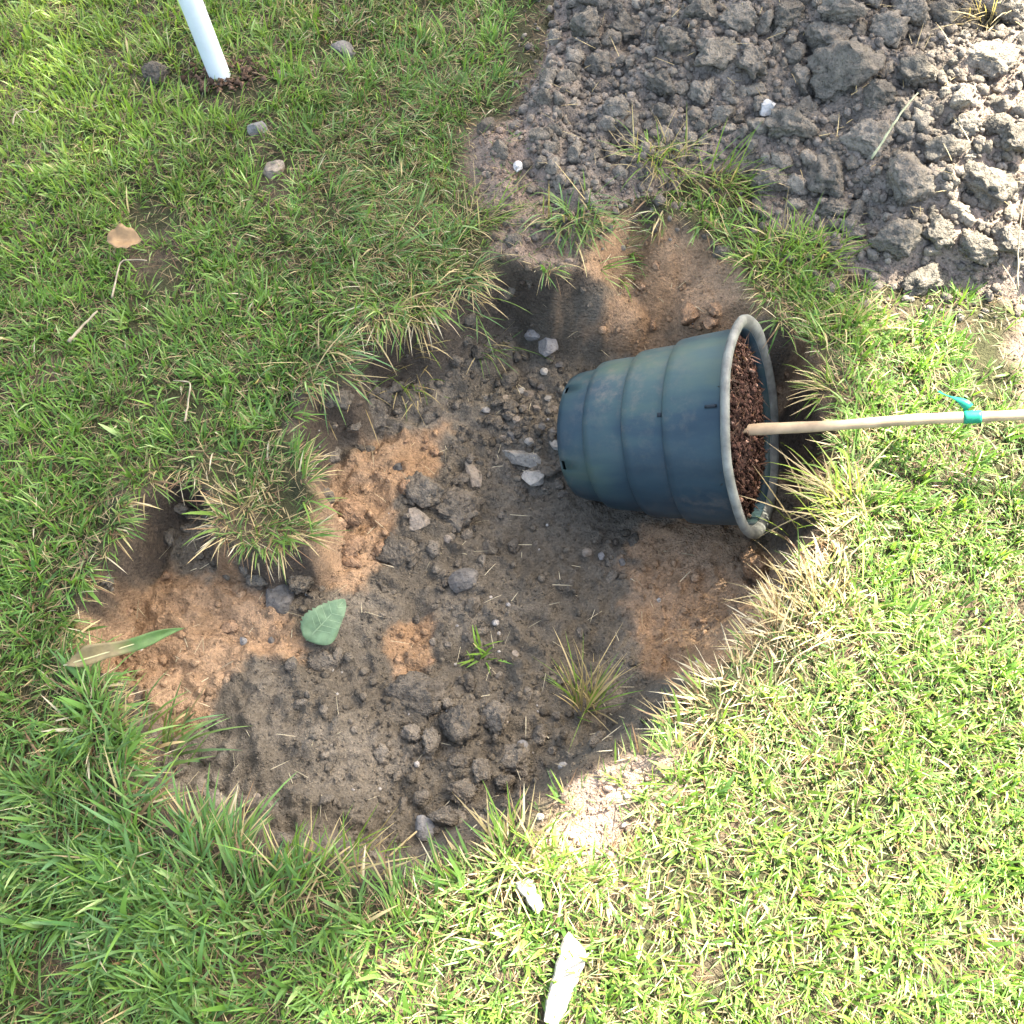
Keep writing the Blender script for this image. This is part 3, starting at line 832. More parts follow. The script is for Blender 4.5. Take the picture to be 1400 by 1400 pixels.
tuft('long combed tuft drooping over the left hole corner by the dark clod', 440, 500, 120, 0.040, 0.085, 0.4, 0.8, -0.5, 0.85, 0.0024, G_BLUE)
tuft('dry tuft sticking out over the brown bank below the white stone', 665, 300, 110, 0.032, 0.07, 0.55, 0.9, -0.1, 0.8, 0.0022)
tuft('small dry tuft at the top edge right of the white pipe', 395, 10, 90, 0.04, 0.06, 0.9, 0, 0, 0.7)

# loose straws and roots over the bare soil
n = 520
sx = rng.uniform(-0.6, 0.55, n); sy = rng.uniform(-0.45, 0.6, n)
k = hole_sd(sx, sy) > 0.0; sx, sy = sx[k], sy[k]; m = len(sx)
c = PALE[None] * rng.uniform(0.4, 1.1, (m, 1))
S1 = blades(np.stack((sx, sy, ground_h(sx, sy) + 0.004), 1), rng.random(m) * 6.28, rng.uniform(0.008, 0.034, m), rng.uniform(0.0006, 0.0016, m), rng.uniform(1.2, 1.5, m), rng.uniform(-0.1, 0.5, m), c, c, 3)
n = 300
sx = rng.uniform(0.05, 1.2, n); sy = rng.uniform(0.4, 1.3, n); k = pile_sd(sx, sy) > 0; sx, sy = sx[k], sy[k]; m = len(sx)
c = STRAW[None] * rng.uniform(0.5, 1.3, (m, 1))
S2 = blades(np.stack((sx, sy, surf_h(sx, sy) + 0.012), 1), rng.random(m) * 6.28, rng.uniform(0.015, 0.06, m), rng.uniform(0.0008, 0.002, m), rng.uniform(1.1, 1.5, m), rng.uniform(-0.1, 0.5, m), c, c, 3)
tag(link('straw_litter', join_blades('straw_litter', [S1, S2]), M_GRASS), 'bits of dry straw and root strewn on the bare soil', 'straw', kind='stuff')

# ------------------------------------------------------------------ tubes and leaves
def tube(pts, rads, seg=14, cap=True):
    bm = bmesh.new(); rings = []
    pts = [Vector(p) for p in pts]
    for i, p in enumerate(pts):
        d = (pts[min(i + 1, len(pts) - 1)] - pts[max(i - 1, 0)]).normalized()
        u = d.orthogonal().normalized() if i == 0 else (u - d * u.dot(d)).normalized()
        v = d.cross(u)
        rings.append([bm.verts.new(p + (u * math.cos(t) + v * math.sin(t)) * rads[i]) for t in [2 * math.pi * k / seg for k in range(seg)]])
    for A, B in zip(rings, rings[1:]):
        for k in range(seg): bm.faces.new((A[k], A[(k + 1) % seg], B[(k + 1) % seg], B[k]))
    if cap: bm.faces.new(rings[0][::-1]); bm.faces.new(rings[-1])
    return bm

def stalk(name, label, cat, pxs, rad, mat, lift=0.03):
    pts = []
    for i, (a, b) in enumerate(pxs):
        p = hit(a, b); p[2] += lift if not isinstance(lift, (list, tuple)) else lift[i]
        pts.append(p)
    o0 = np.array(pts[0]); P0 = np.array(pts); m_ = 5 * (len(P0) - 1) + 1
    tt_ = np.linspace(0, len(P0) - 1, m_)
    P1 = np.stack([np.interp(tt_, np.arange(len(P0)), P0[:, k]) for k in range(3)], 1)
    for _ in range(2): P1[1:-1] = (P1[:-2] + 2 * P1[1:-1] + P1[2:]) / 4
    P1 = P1 + rng.normal(0, rad * 0.16, P1.shape)
    me = bm_mesh(name, tube([p - o0 for p in P1], [rad * 0.62 * (1 - 0.5 * i / m_) * random.uniform(0.7, 1.2) for i in range(m_)], 6))
    return tag(link(name, me, mat, None, o0), label, cat)

M_STRAWS = plain_mat('dry_stalk', (0.26, 0.215, 0.135), 0.4, 60, 0.8)
stalk('dry_stalk', 'bent pale dry stalk on the lawn below the brown leaf', 'stalk', [(163, 425), (168, 395), (176, 372), (210, 374)], 0.0028, M_STRAWS, 0.03)
stalk('dry_stalk', 'thick pale dry stalk lying in the lawn left of the hole', 'stalk', [(103, 482), (120, 463), (142, 440)], 0.0045, M_STRAWS, 0.026)
stalk('dry_stalk', 'long greenish straw lying across the grey soil heap', 'stalk', [(1180, 245), (1205, 205), (1225, 175), (1243, 155)], 0.0035, plain_mat('green_straw', (0.36, 0.36, 0.20), 0.3, 50, 0.7), 0.04)
stalk('dry_stalk', 'thin vertical straw stuck at the sunlit right edge of the heap', 'stalk', [(1375, 420), (1376, 370), (1378, 330), (1386, 285)], 0.0022, M_STRAWS, 0.04)
stalk('dry_stalk', 'pale straw lying along the sunlit bare patch by the near edge', 'stalk', [(728, 1170), (745, 1142), (762, 1118)], 0.003, M_STRAWS, 0.012)
stalk('dry_stalk', 'pale straw poking from the sunny right edge into the hole', 'stalk', [(990, 893), (984, 880), (976, 868)], 0.0025, M_STRAWS, [0.02, 0.035, 0.05])
stalk('dry_stalk', 'pale curl of dead grass stem at the far left lawn', 'stalk', [(28, 190), (32, 174), (44, 168), (56, 175), (66, 166)], 0.0024, M_STRAWS, 0.03)
stalk('dry_stalk', 'pale split stem lying in the turf above the turf clump', 'stalk', [(262, 592), (266, 560), (270, 538), (245, 536)], 0.0028, M_STRAWS, 0.03)

def leaf(name, label, outline, mat, origin, X_, Y_, cup=0.15, ridge=0.0, cat='leaf', thick=0.0006):
    """outline in leaf coordinates (m): x along the midrib, y across"""
    n = len(outline); bm = bmesh.new()
    xs = [p[0] for p in outline]
    L = max(xs) - min(xs)
    X_ = Vector(X_).normalized(); Y_ = Vector(Y_); Y_ = (Y_ - X_ * Y_.dot(X_)).normalized(); Z_ = X_.cross(Y_)
    top = [p for p in outline if p[1] >= 0]; bot = [p for p in outline if p[1] < 0]
    def interp(lst, x):
        lst = sorted(lst)
        return float(np.interp(x, [q[0] for q in lst], [q[1] for q in lst]))
    rows = []
    K = 28
    ends = [(min(xs), 0), (max(xs), 0)]
    for i in range(K + 1):
        x = min(xs) + L * i / K
        t, b = interp(top + ends, x), interp(bot + ends, x)
        row = []
        for j in range(7):
            f = j / 6
            y = b * (1 - f) + t * f
            z = cup * (abs(y) ** 1.3) * 3 + 0.04 * L * math.sin(x / L * 3.3 + 0.6) + 0.004 * mnoise.noise(Vector((x * 60, y * 60, 3)))
            row.append(bm.verts.new(X_ * x + Y_ * y + Z_ * z))
        rows.append(row)
    for A, B in zip(rows, rows[1:]):
        for j in range(6): bm.faces.new((A[j], B[j], B[j + 1], A[j + 1]))
    bmesh.ops.remove_doubles(bm, verts=bm.verts, dist=1e-5)
    o = link(name, bm_mesh(name, bm), mat, None, origin)
    md = o.modifiers.new('thickness', 'SOLIDIFY'); md.thickness = thick; md.offset = 0
    tag(o, label, cat)
    return o, (X_, Y_, Z_, L)

def leaf_mat(name, base, vein, second=None, at=0.5):
    m, n, l, b, out = mat_new(name)
    tc = n.new('ShaderNodeTexCoord')
    n1 = noise_node(n, l, tc.outputs['Object'], 90, 5, 0.6)
    if second is not None:
        sx = n.new('ShaderNodeSeparateXYZ'); l.new(tc.outputs['Generated'], sx.inputs[0])
        ad = n.new('ShaderNodeMath'); ad.operation = 'MULTIPLY_ADD'; ad.inputs[1].default_value = 0.35; l.new(n1.outputs[0], ad.inputs[0]); l.new(sx.outputs[0], ad.inputs[2])
        r0 = ramp(n, [(at + 0.08, base), (at + 0.26, second)]); l.new(ad.outputs[0], r0.inputs[0]); c0 = r0.outputs[0]
    else:
        c0 = base
    r1 = ramp(n, [(0.3, (0.75,) * 3), (0.7, (1.2,) * 3)]); l.new(n1.outputs[0], r1.inputs[0])
    c = mulcol(n, l, c0, r1.outputs[0])
    l.new(c, b.inputs['Base Color']); b.inputs['Roughness'].default_value = 0.55
    t = n.new('ShaderNodeBsdfTranslucent'); l.new(c, t.inputs[0])
    mx = n.new('ShaderNodeMixShader'); mx.inputs[0].default_value = 0.25
    l.new(b.outputs[0], mx.inputs[1]); l.new(t.outputs[0], mx.inputs[2]); l.new(mx.outputs[0], out.inputs[0])
    bump(n, l, b, [(n1.outputs[0], 0.001, 0.5)])
    return m

def rib(parent, fr, mat, w=0.0012, cup=0.25, half=0.0):
    X_, Y_, Z_, L = fr
    if half:
        for k in range(1, 6):
            for sg in (-1, 1):
                vp = []
                for q_ in range(6):
                    x = L * (0.12 + 0.135 * k + 0.03 * q_); y = sg * half * L * 0.86 * q_ / 5 * math.sin(math.pi * (0.12 + 0.15 * k)) ** 0.7
                    vp.append(X_ * x + Y_ * y + Z_ * (cup * abs(y) ** 1.3 * 3 + 0.04 * L * math.sin(x / L * 3.3 + 0.6) + 0.004 * mnoise.noise(Vector((x * 60, y * 60, 3))) + 0.0003))
                link('vein', bm_mesh('vein', tube(vp, [w * 0.5 * (1 - 0.12 * q_) for q_ in range(6)], 5)), mat, parent)
    pts = [X_ * (L * i / 8 * 0.94) + Z_ * (0.04 * L * math.sin(i / 8 * 3.3 + 0.6) + 0.0005) for i in range(9)]
    link('midrib', bm_mesh('midrib', tube(pts, [w * (1 - 0.08 * i) for i in range(9)], 6)), mat, parent)

# upright pale green leaf, toothed edge
s = pxm(450, 850)
ol = []
Lf = 76 * s
for i in range(25):
    t = i / 24; w = 0.36 * Lf * math.sin(math.pi * t ** 0.85) ** 0.75
    ol.append((Lf * t, w * (0.90 + (0.14 if i % 2 else -0.06) + 0.12 * math.sin(5 * t + 1))))
for i in range(25):
    t = i / 24; w = 0.33 * Lf * math.sin(math.pi * t ** 0.85) ** 0.75
    if w > 1e-6: ol.append((Lf * t, -w * (1 + 0.16 * math.sin(7 * t))))
p = hit(422, 880); p[2] += 0.016
o, fr = leaf('green_leaf', 'pale green leaf with a toothed edge lying on the hole floor', ol, leaf_mat('pale_green_leaf', (0.17, 0.255, 0.125), None), p, (0.72, 0.62, 0.42), (-0.45, 0.62, 0.5), 0.25)
rib(o, fr, plain_mat('leaf_rib', (0.24, 0.32, 0.17), 0.1), 0.0011, 0.25, 0.30)
# strap leaf, half tan half green
s = pxm(180, 915); Lf = 150 * s
ol = []
for i in range(21):
    t = i / 20; w = 0.10 * Lf * min(1, t * 5) * (1 - 0.35 * t) * (1 - t ** 4) * (1 + 0.25 * math.sin(9 * t))
    ol.append((Lf * t, max(w, 1e-5)))
for i in range(21):
    t = i / 20; w = 0.075 * Lf * min(1, t * 6) * (1 - 0.4 * t) * (1 - t ** 4) * (1 + 0.25 * math.sin(9 * t + 2))
    if w > 1e-6: ol.append((Lf * t, -w))
p = hit(98, 918); p[2] = max(p[2], 0) + 0.025
p2 = hit(262, 893); dv = p2 - p
dv[2] = max(dv[2], -0.03)
o, fr = leaf('strap_leaf', 'long withered leaf, half tan and half green, at the left hole edge', ol, leaf_mat('withered_leaf', (0.21, 0.165, 0.07), None, (0.075, 0.15, 0.028), 0.52), p, dv, (-0.05, 1, 0.5), 0.4)
rib(o, fr, plain_mat('strap_rib', (0.38, 0.36, 0.18), 0.1))
# small brown leaf on the lawn
s = pxm(178, 348); Lf = 44 * s
ol = [(Lf * t, 0.40 * Lf * math.sin(math.pi * t) ** 0.6 * (1 + 0.10 * math.sin(17 * t)) + 1e-5) for t in np.linspace(0, 1, 21)] + [(Lf * t, -0.36 * Lf * math.sin(math.pi * t) ** 0.8 * (1 + 0.12 * math.sin(21 * t + 1))) for t in np.linspace(0.05, 0.95, 20)]
p = hit(157, 350); p[2] += 0.033
o, fr = leaf('brown_leaf', 'small dry brown leaf lying on top of the lawn at left', ol, leaf_mat('brown_leaf', (0.28, 0.175, 0.075), None), p, (1, 0.1, -0.05), (0, 1, 0.25), 0.6)
rib(o, fr, plain_mat('brown_rib', (0.33, 0.22, 0.11), 0.1), 0.0008)

# bleached wood chips on the near lawn
M_CHIP = plain_mat('bleached_wood', (0.32, 0.28, 0.225), 0.4, 40, 0.8, 0.2, 0.001, (1, 6, 1))
def chip(label, pa, pb, wpx, thick, lift):
    A = hit(*pa); B = hit(*pb); s = pxm(*pa)
    A[2] += lift; B[2] += lift * 0.9
    d = Vector(B - A); L = d.length; d.normalize()
    side = d.cross(Vector((0, 0, 1))).normalized(); up = side.cross(d)
    bm = bmesh.new(); K = 10; rows = []
    for i in range(K + 1):
        t = i / K; w = wpx * s / 2 * (0.62 + 0.42 * t) * (1 + 0.30 * mnoise.noise(Vector((t * 5, wpx, 0))) + 0.2 * mnoise.noise(Vector((t * 17, wpx, 5))))
        if i == 0: w *= 0.8
        if i == K: w *= 0.75
        row = []
        for (sx, sz) in ((-1, 0.15), (-0.85, 1), (0.1, 1.15), (0.85, 0.9), (1, 0.1), (0.6, -0.6), (-0.6, -0.6)):
            row.append(bm.verts.new(d * (L * t * (1 - 0.07 * sx) + 0.004 * mnoise.noise(Vector((sx * 3, t * 4, wpx)))) + side * sx * w + up * sz * thick * (1 + 0.2 * mnoise.noise(Vector((sx * 4, t * 7, 2))))))
        rows.append(row)
    for R1, R2 in zip(rows, rows[1:]):
        for j in range(7): bm.faces.new((R1[j], R1[(j + 1) % 7], R2[(j + 1) % 7], R2[j]))
    bm.faces.new(rows[0][::-1]); bm.faces.new(rows[-1])
    bmesh.ops.recalc_face_normals(bm, faces=bm.faces)
    tag(link('wood_chip', bm_mesh('wood_chip', bm, False), M_CHIP, None, A), label, 'wood chip')
chip('large bleached white wood chip in the sunlit grass at the near edge', (752, 1398), (788, 1288), 40, 0.005, 0.013)
chip('small bleached wood chip between the bare patch and the large chip', (738, 1246), (714, 1206), 24, 0.004, 0.013)

# ------------------------------------------------------------------ white pipe
M_PVC = plain_mat('white_pvc', (0.66, 0.69, 0.67), 0.10, 20, 0.4, 0.5, 0.0002)
pb = flat(304, 112, 0.0); pb[2] = -0.06
pt = flat(255, -20, 0.0)
# direction: fit the lean so that the pipe runs as photographed
best = None
for lx in np.linspace(-0.25, 0.1, 71):
    q = flat(304, 112, 0.0) + np.array((lx, 0.02, 1.0)) * 0.14
    u, v = to_px(q)
    slope = (u - 304) / (v - 112)
    e_ = abs(slope - 41 / 105)
    if best is None or e_ < best[0]: best = (e_, lx)
pipe = empty('white_pipe', flat(304, 112, 0.0))
tag(pipe, 'white plastic pipe standing in the lawn at top left', 'pipe')
dirp = Vector((best[1], 0.02, 1)).normalized()
bm = bmesh.new(); R0, R1, HP = 0.0185, 0.0155, 0.62
prof = [(R0, -0.08), (R0, HP), (R1, HP), (R1, 0.0)]
rings = []
for (r, h) in prof:
    rings.append([bm.verts.new((r * math.cos(t), r * math.sin(t), h)) for t in [2 * math.pi * k / 32 for k in range(32)]])
for A, B in zip(rings, rings[1:]):
    for k in range(32): bm.faces.new((A[k], A[(k + 1) % 32], B[(k + 1) % 32], B[k]))
tb = link('tube', bm_mesh('tube', bm), M_PVC, pipe)
tb.rotation_euler = dirp.to_track_quat('Z', 'Y').to_euler()
md = tb.modifiers.new('es', 'EDGE_SPLIT')
# collar of soil crumbs round its foot
n = 260; a = rng.random(n) * 6.28; r = 0.020 + 0.035 * rng.random(n) ** 1.4
pp = flat(304, 112, 0)
cx, cy = pp[0] + 0.012 + r * np.cos(a) * 1.5, pp[1] + r * np.sin(a) * 0.8
rad = 0.002 + 0.006 * rng.random(n) ** 2
tag(rocks_stuff('soil_crumbs', np.stack((cx, cy, ground_h(cx, cy) + 0.008), 1), rad, M_SOIL, None, np.array((0.15, 0.095, 0.06))[None] * rng.uniform(0.5, 1.3, (n, 1)), True),
    'reddish crumbs of soil around the foot of the white pipe', 'soil crumbs')

# ------------------------------------------------------------------ nursery pot lying in the hole
T = math.radians(27)
BACK = -FW
ax = np.array((1.0, 0, 0)) * math.cos(T) + BACK * math.sin(T) + UP * 0.02
ax /= np.linalg.norm(ax)
DEP = 1.405
rimc = CAM + DEP * ray(1031, 584)
PL = 0.268
potc = rimc - ax * PL
q = Vector(ax).to_track_quat('Z', 'Y')
pot = empty('nursery_pot', potc); pot.rotation_mode = 'QUATERNION'; pot.rotation_quaternion = q
tag(pot, 'blue-green ribbed plastic nursery pot lying on its side in the hole', 'plant pot')

def pot_mat():
    m, n, l, b, out = mat_new('pot_plastic')
    tc = n.new('ShaderNodeTexCoord')
    mp = n.new('ShaderNodeMapping'); mp.inputs['Scale'].default_value = (1, 1, 0.35); l.new(tc.outputs['Object'], mp.inputs[0])
    n1 = noise_node(n, l, mp.outputs[0], 9, 5, 0.6)
    r1 = ramp(n, [(0.32, (0.011, 0.024, 0.033)), (0.48, (0.020, 0.040, 0.048)), (0.6, (0.036, 0.064, 0.058)), (0.74, (0.066, 0.088, 0.052))])
    l.new(n1.outputs[0], r1.inputs[0])
    n2 = noise_node(n, l, tc.outputs['Object'], 55, 8, 0.75)
    r2 = ramp(n, [(0.48, (0, 0, 0)), (0.70, (1, 1, 1))]); l.new(n2.outputs[0], r2.inputs[0])
    n4 = noise_node(n, l, tc.outputs['Object'], 5, 3, 0.5)
    r4 = ramp(n, [(0.40, (0.05, 0.05, 0.05)), (0.66, (0.85, 0.85, 0.85))]); l.new(n4.outputs[0], r4.inputs[0])
    dm = n.new('ShaderNodeMath'); dm.operation = 'MULTIPLY'; l.new(r2.outputs[0], dm.inputs[0]); l.new(r4.outputs[0], dm.inputs[1])
    mx = n.new('ShaderNodeMix'); mx.data_type = 'RGBA'; l.new(dm.outputs[0], mx.inputs[0]); l.new(r1.outputs[0], mx.inputs[6]); mx.inputs[7].default_value = (0.13, 0.11, 0.082, 1)
    l.new(mx.outputs[2], b.inputs['Base Color'])
    rr = n.new('ShaderNodeMapRange'); b.inputs['Specular IOR Level'].default_value = 0.30; rr.inputs[3].default_value = 0.34; rr.inputs[4].default_value = 0.62; l.new(n2.outputs[0], rr.inputs[0]); l.new(rr.outputs[0], b.inputs['Roughness'])
    n3 = noise_node(n, l, tc.outputs['Object'], 25, 3, 0.5)
    bump(n, l, b, [(n3.outputs[0], 0.0015, 0.35), (n2.outputs[0], 0.0004, 0.4)])
    return m
M_POT = pot_mat()
M_RIM = plain_mat('worn_rim', (0.135, 0.135, 0.112), 0.45, 45, 0.65, 0.3, 0.0006)
# outer profile (radius, height): bands that step outwards towards the rim
prof = [(0.0, 0.004), (0.06, 0.004), (0.088, 0.0), (0.0945, 0.003), (0.098, 0.012), (0.1025, 0.040), (0.1032, 0.0475), (0.1034, 0.0485),
        (0.1100, 0.0500), (0.1116, 0.0514), (0.1136, 0.062), (0.1155, 0.085), (0.1160, 0.104), (0.1158, 0.1105), (0.1156, 0.1115),
        (0.1222, 0.1130), (0.1236, 0.1144), (0.1250, 0.125), (0.1265, 0.150), (0.1272, 0.166), (0.1268, 0.1725), (0.1266, 0.1735),
        (0.1330, 0.1750), (0.1343, 0.1764), (0.1358, 0.188), (0.1385, 0.225), (0.1400, 0.252), (0.1405, 0.262)]
SEG = 120
bm = bmesh.new(); rings = []
cv = bm.verts.new((0, 0, 0.004))
for (r, h) in prof[1:]:
    rings.append([bm.verts.new(((r + 0.0012 * math.sin(3 * t + h * 20)) * math.cos(t), (r + 0.0012 * math.sin(3 * t + h * 20)) * math.sin(t), h)) for t in [2 * math.pi * k / SEG for k in range(SEG)]])
for k in range(SEG): bm.faces.new((cv, rings[0][(k + 1) % SEG], rings[0][k]))
for i, (A, B) in enumerate(zip(rings, rings[1:])):
    for k in range(SEG):
        # drainage openings cut through the corner of the base
        if i in (2, 3) and (k % 24) in (0, 1, 2) and prof[i + 2][1] < 0.03: continue
        bm.faces.new((A[k], A[(k + 1) % SEG], B[(k + 1) % SEG], B[k]))
body = link('pot_wall', bm_mesh('pot_wall', bm), M_POT, pot)
md = body.modifiers.new('thickness', 'SOLIDIFY'); md.thickness = 0.003; md.offset = -1
# rolled rim
bm = bmesh.new(); rr = []
sec = [(0.1395, 0.258), (0.149, 0.2585), (0.1550, 0.2600), (0.1582, 0.2635), (0.1580, 0.2680), (0.1550, 0.2708), (0.1505, 0.2714), (0.1460, 0.2704), (0.1422, 0.267), (0.1392, 0.262)]
for (r, h) in sec:
    rr.append([bm.verts.new(((r + 0.0008 * math.sin(2 * t + 1)) * math.cos(t), (r + 0.0008 * math.sin(2 * t + 1)) * math.sin(t), h + 0.0006 * math.sin(7 * t))) for t in [2 * math.pi * k / SEG for k in range(SEG)]])
for i in range(len(rr)):
    A, B = rr[i], rr[(i + 1) % len(rr)]
    for k in range(SEG): bm.faces.new((A[k], A[(k + 1) % SEG], B[(k + 1) % SEG], B[k]))
bmesh.ops.recalc_face_normals(bm, faces=bm.faces)
link('rim', bm_mesh('rim', bm), M_RIM, pot)
# potting mix mounded inside
bm = bmesh.new(); rows = []
for i in range(26):
    f = i / 25; r = 0.1345 * f
    rows.append([bm.verts.new((r * math.cos(t), r * math.sin(t), 0.240 + 0.020 * (1 - f ** 2.0) + 0.016 * mnoise.noise(Vector((r * math.cos(t) * 40, r * math.sin(t) * 40, 1))))) for t in [2 * math.pi * k / 72 for k in range(72)]])
for A, B in zip(rows, rows[1:]):
    for k in range(72): bm.faces.new((A[k], B[k], B[(k + 1) % 72], A[(k + 1) % 72]))
bmesh.ops.remove_doubles(bm, verts=bm.verts, dist=1e-5)
M_MIX = clod_mat('potting_mix', [(0, (0.040, 0.022, 0.015)), (1, (0.040, 0.022, 0.015))], 80)
mixo = link('potting_mix', bm_mesh('potting_mix', bm), M_MIX, pot)
# bark chips on the potting mix
n = 2600
a = rng.random(n) * 6.28; r = 0.131 * np.sqrt(rng.random(n)); f = r / 0.1345
P = np.stack((r * np.cos(a), r * np.sin(a), 0.240 + 0.020 * (1 - f ** 2.0) + 0.010 * rng.random(n)), 1)
c = np.array((0.055, 0.028, 0.019))[None] * np.exp(rng.normal(0, 0.55, (n, 1))); lt = rng.random(n) < 0.07; c[lt] = np.array((0.36, 0.22, 0.15))
ch = rocks_stuff('bark_chips', P, 0.0014 + 0.0055 * rng.random(n) ** 2, M_SOIL, pot, c, True)
n = 420
a = rng.random(n) * 6.28; r = 0.126 * np.sqrt(rng.random(n)); f = r / 0.1345
P = np.stack((r * np.cos(a), r * np.sin(a), 0.240 + 0.020 * (1 - f ** 2.0) + 0.006 + 0.006 * rng.random(n)), 1)
c = np.array((0.10, 0.055, 0.035))[None] * np.exp(rng.normal(0, 0.6, (n, 1)))
fb = link('root_fibres', join_blades('root_fibres', [blades(P, rng.random(n) * 6.28, rng.uniform(0.008, 0.03, n), rng.uniform(0.0008, 0.0035, n), rng.uniform(1.0, 1.6, n), rng.uniform(-0.2, 0.9, n), c, c, 3)]), M_GRASS, pot)
fb['kind'] = 'stuff'
# seam tabs on the wall, and drainage corner lips
M_DARK = plain_mat('dark_plastic', (0.008, 0.012, 0.014), 0.2, 30, 0.5)
def wall_r(h):
    return float(np.interp(h, [p_[1] for p_ in prof[3:]], [p_[0] for p_ in prof[3:]]))
Q = q.to_matrix()
# angle of the wall that faces the camera
tocam = Q.transposed() @ Vector(CAM - (potc + ax * 0.13)); ang_c = math.atan2(tocam.y, tocam.x)
def tab(angle, h0, h1, w=0.004):
    bm = bmesh.new(); rows = []
    for h in np.linspace(h0, h1, 5):
        r = wall_r(h) + 0.0009
        rows.append([bm.verts.new((r * math.cos(angle + d / r), r * math.sin(angle + d / r), h)) for d in (-w / 2, 0, w / 2)] + [bm.verts.new(((r - 0.003) * math.cos(angle + d / r), (r - 0.003) * math.sin(angle + d / r), h)) for d in (w / 2, -w / 2)])
    for A, B in zip(rows, rows[1:]):
        for j in range(5): bm.faces.new((A[j], A[(j + 1) % 5], B[(j + 1) % 5], B[j]))
    bm.faces.new(rows[0][::-1]); bm.faces.new(rows[-1])
    bmesh.ops.recalc_face_normals(bm, faces=bm.faces)
    return bm
UPL = Q.transposed() @ Vector(UP); sgn = 1 if (Matrix.Rotation(0.3, 3, 'Z') @ Vector((math.cos(ang_c), math.sin(ang_c), 0))).dot(UPL) > Vector((math.cos(ang_c), math.sin(ang_c), 0)).dot(UPL) else -1
for da, h0, h1, w in ((0.22, 0.236, 0.252, 0.004), (0.19, 0.167, 0.173, 0.006), (0.12, 0.105, 0.112, 0.008), (1.32, 0.240, 0.256, 0.010)):
    link('wall_tab', bm_mesh('wall_tab', tab(ang_c + sgn * da, h0, h1, w)), M_DARK, pot)

# stick planted in the pot
M_STICK = plain_mat('peeled_wood', (0.36, 0.26, 0.15), 0.3, 25, 0.65, 0.25, 0.0008, (1, 1, 0.12))
A = CAM + (DEP - 0.02) * ray(1006, 590)
dB = 1.29
B = CAM + dB * ray(1400, 566)
d = (B - A) / np.linalg.norm(B - A)
stick = empty('wooden_stick', A)
tag(stick, 'straight pale wooden stick planted in the nursery pot', 'stick')
LS = 0.85; u_ = Vector(d).orthogonal().normalized()
pts = [Vector(d) * (t * LS - 0.05) + Vector((0, 0.0, 1)) * (0.0018 * math.sin(t * 7)) + Vector((0, 1, 0)) * 0.0010 * math.sin(t * 23) for t in np.linspace(0, 1, 40)]
rad = [0.0078 * (1 + 0.05 * math.sin(i * 1.3) + 0.05 * math.sin(i * 0.47) + (0.14 if i % 9 == 4 else 0)) - 0.0015 * i / 40 for i in range(40)]
link('shaft', bm_mesh('shaft', tube(pts, rad, 16)), M_STICK, stick)
# green tie tape: wrap and loose tail
M_TAPE = plain_mat('green_tape', (0.015, 0.26, 0.15), 0.2, 40, 0.4, 0.4, 0.0004, transl=0.3)
bt = None
for t in np.linspace(0.2, 0.6, 81):
    u, v = to_px(A + d * t)
    if bt is None or abs(u - 1326) < bt[0]: bt = (abs(u - 1326), t)
tt = bt[1]
def spt(t):
    k = (t + 0.05) / LS
    return Vector(d) * t + Vector((0, 0, 1)) * (0.0018 * math.sin(k * 7)) + Vector((0, 1, 0)) * 0.0010 * math.sin(k * 23)
tp = [spt(tt - 0.011 + 0.022 * i / 6) for i in range(7)]
link('tape_wrap', bm_mesh('tape_wrap', tube(tp, [0.0084, 0.0089, 0.0086, 0.0090, 0.0085, 0.0088, 0.0083], 18)), M_TAPE, stick)
bm = bmesh.new(); rows = []
for i in range(9):
    f = i / 8
    c_ = tp[2] + Vector((-0.030 * f, 0.010 + 0.034 * f, 0.006 - 0.006 * f + 0.004 * math.sin(f * 5)))
    wv = Vector((0.0042, 0.0030, 0.0045 * math.cos(f * 4))) * (1 - 0.25 * f)
    rows.append([bm.verts.new(c_ - wv), bm.verts.new(c_ + Vector((0, 0, 0.0008))), bm.verts.new(c_ + wv)])
for R_, S_ in zip(rows, rows[1:]):
    for j in range(2): bm.faces.new((R_[j], R_[j + 1], S_[j + 1], S_[j]))
tl = link('tape_tail', bm_mesh('tape_tail', bm), M_TAPE, stick)
md = tl.modifiers.new('thickness', 'SOLIDIFY'); md.thickness = 0.0005

# ------------------------------------------------------------------ the tree that shades the hole
SUNLIT = unpoly([(425, 1420), (470, 1325), (560, 1245), (655, 1160), (720, 1120), (800, 1068), (895, 1026), (988, 945), (1078, 874), (1122, 798), (1135, 710), (1135, 655),
                 (1140, 620), (1185, 560), (1180, 490), (1205, 425), (1250, 385), (1240, 330), (1195, 240), (1215, 165), (1330, 100), (1900, 20), (2600, 300), (2600, 2200), (300, 2200)], 0.02)
DIST = 8.5
sc_ = np.array((-0.9, 0.35, 0.0))
cc = sc_ + SUN * DIST
tree = empty('shade_tree', (cc[0] + 0.4, cc[1] + 0.6, 0)); tp0 = np.array(tree.location)
tag(tree, 'broad leafy tree beyond the frame whose shade covers the hole', 'tree')
n = 60000
v = rng.normal(0, 1, (n, 3)); v /= np.linalg.norm(v, axis=1)[:, None]
rr_ = rng.random(n) ** (1 / 3)
P = cc[None] + v * rr_[:, None] * np.array((2.6, 2.6, 1.9))
g0 = P - SUN[None] * (P[:, 2:3] - 0.02) / SUN[2]
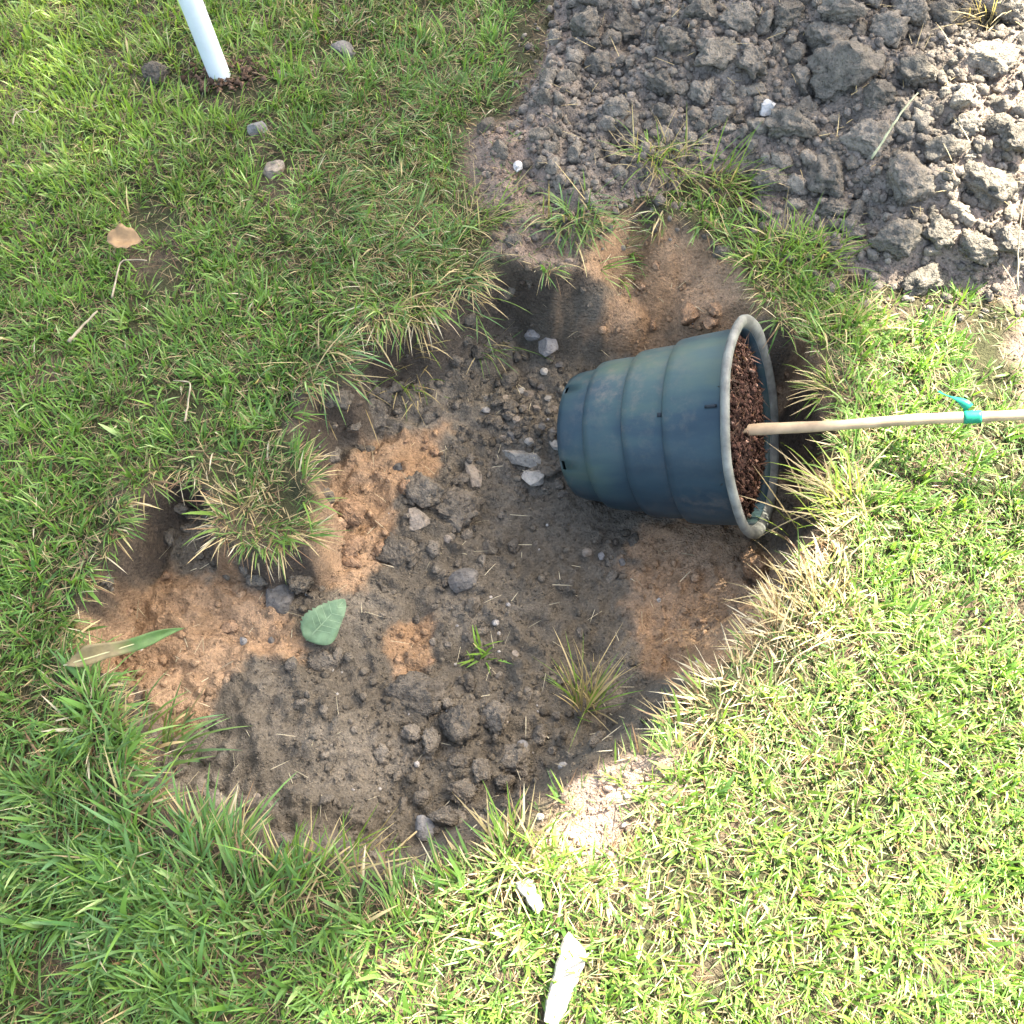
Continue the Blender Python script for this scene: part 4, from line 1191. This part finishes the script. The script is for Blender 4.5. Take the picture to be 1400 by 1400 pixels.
sdv = poly_sd(SUNLIT, g0[:, 0], g0[:, 1]) + 0.03 * fbm(g0[:, 0], g0[:, 1], 8, 2, 80)
gp = to_px(g0)
thin = 0.8 * blob(gp[0], gp[1], 20, 20, 330, 300)
k = (sdv < -0.035) & (rng.random(n) > thin)
P = P[k]; n = len(P)
nm = rng.normal(0, 1, (n, 3)) + np.array((0, 0, 1.0)); nm /= np.linalg.norm(nm, axis=1)[:, None]
t1 = np.cross(nm, rng.normal(0, 1, (n, 3))); t1 /= np.linalg.norm(t1, axis=1)[:, None]; t2 = np.cross(nm, t1)
s_ = rng.uniform(0.04, 0.07, (n, 1))
V = np.stack((P - t1 * s_, P - t2 * s_ * 0.55 + nm * 0.008, P + t1 * s_, P + t2 * s_ * 0.55 + nm * 0.008), 1).reshape(-1, 3) - tp0[None]
lc = np.repeat(G_MID[None] * rng.uniform(0.5, 1.1, (n, 1)), 4, 0)
link('crown', np_mesh('crown', V, np.arange(4 * n), np.full(n, 4), lc, False), M_GRASS, tree)
M_BARK = plain_mat('bark', (0.13, 0.10, 0.075), 0.4, 12, 0.9, 0.1, 0.02, (1, 1, 0.2))
bmt = tube([(0, 0, -0.1), (0.03, 0.02, 1.2), (-0.02, -0.05, 2.8), (-0.15, -0.2, 4.2), (-0.3, -0.45, cc[2] - 0.6), (-0.38, -0.6, cc[2] + 0.8)], [0.24, 0.18, 0.16, 0.14, 0.09, 0.03], 16)
link('trunk', bm_mesh('trunk', bmt), M_BARK, tree)
for i in range(9):
    a = i * 2.4 + 0.3; h = 3.4 + 0.28 * i
    b0 = Vector((-0.1 - 0.05 * i, -0.12 - 0.06 * i, h)); e_ = Vector((1.7 * math.cos(a) - 0.3, 1.7 * math.sin(a) - 0.4, h + 1.1))
    g_ = np.array(e_) + tp0; gg = g_ - SUN * g_[2] / SUN[2]
    if poly_sd(SUNLIT, np.array([gg[0]]), np.array([gg[1]]))[0] > -0.15: continue
    link('limb', bm_mesh('limb', tube([b0, b0.lerp(e_, 0.5) + Vector((0, 0, 0.15)), e_], [0.06, 0.04, 0.015], 8)), M_BARK, tree)
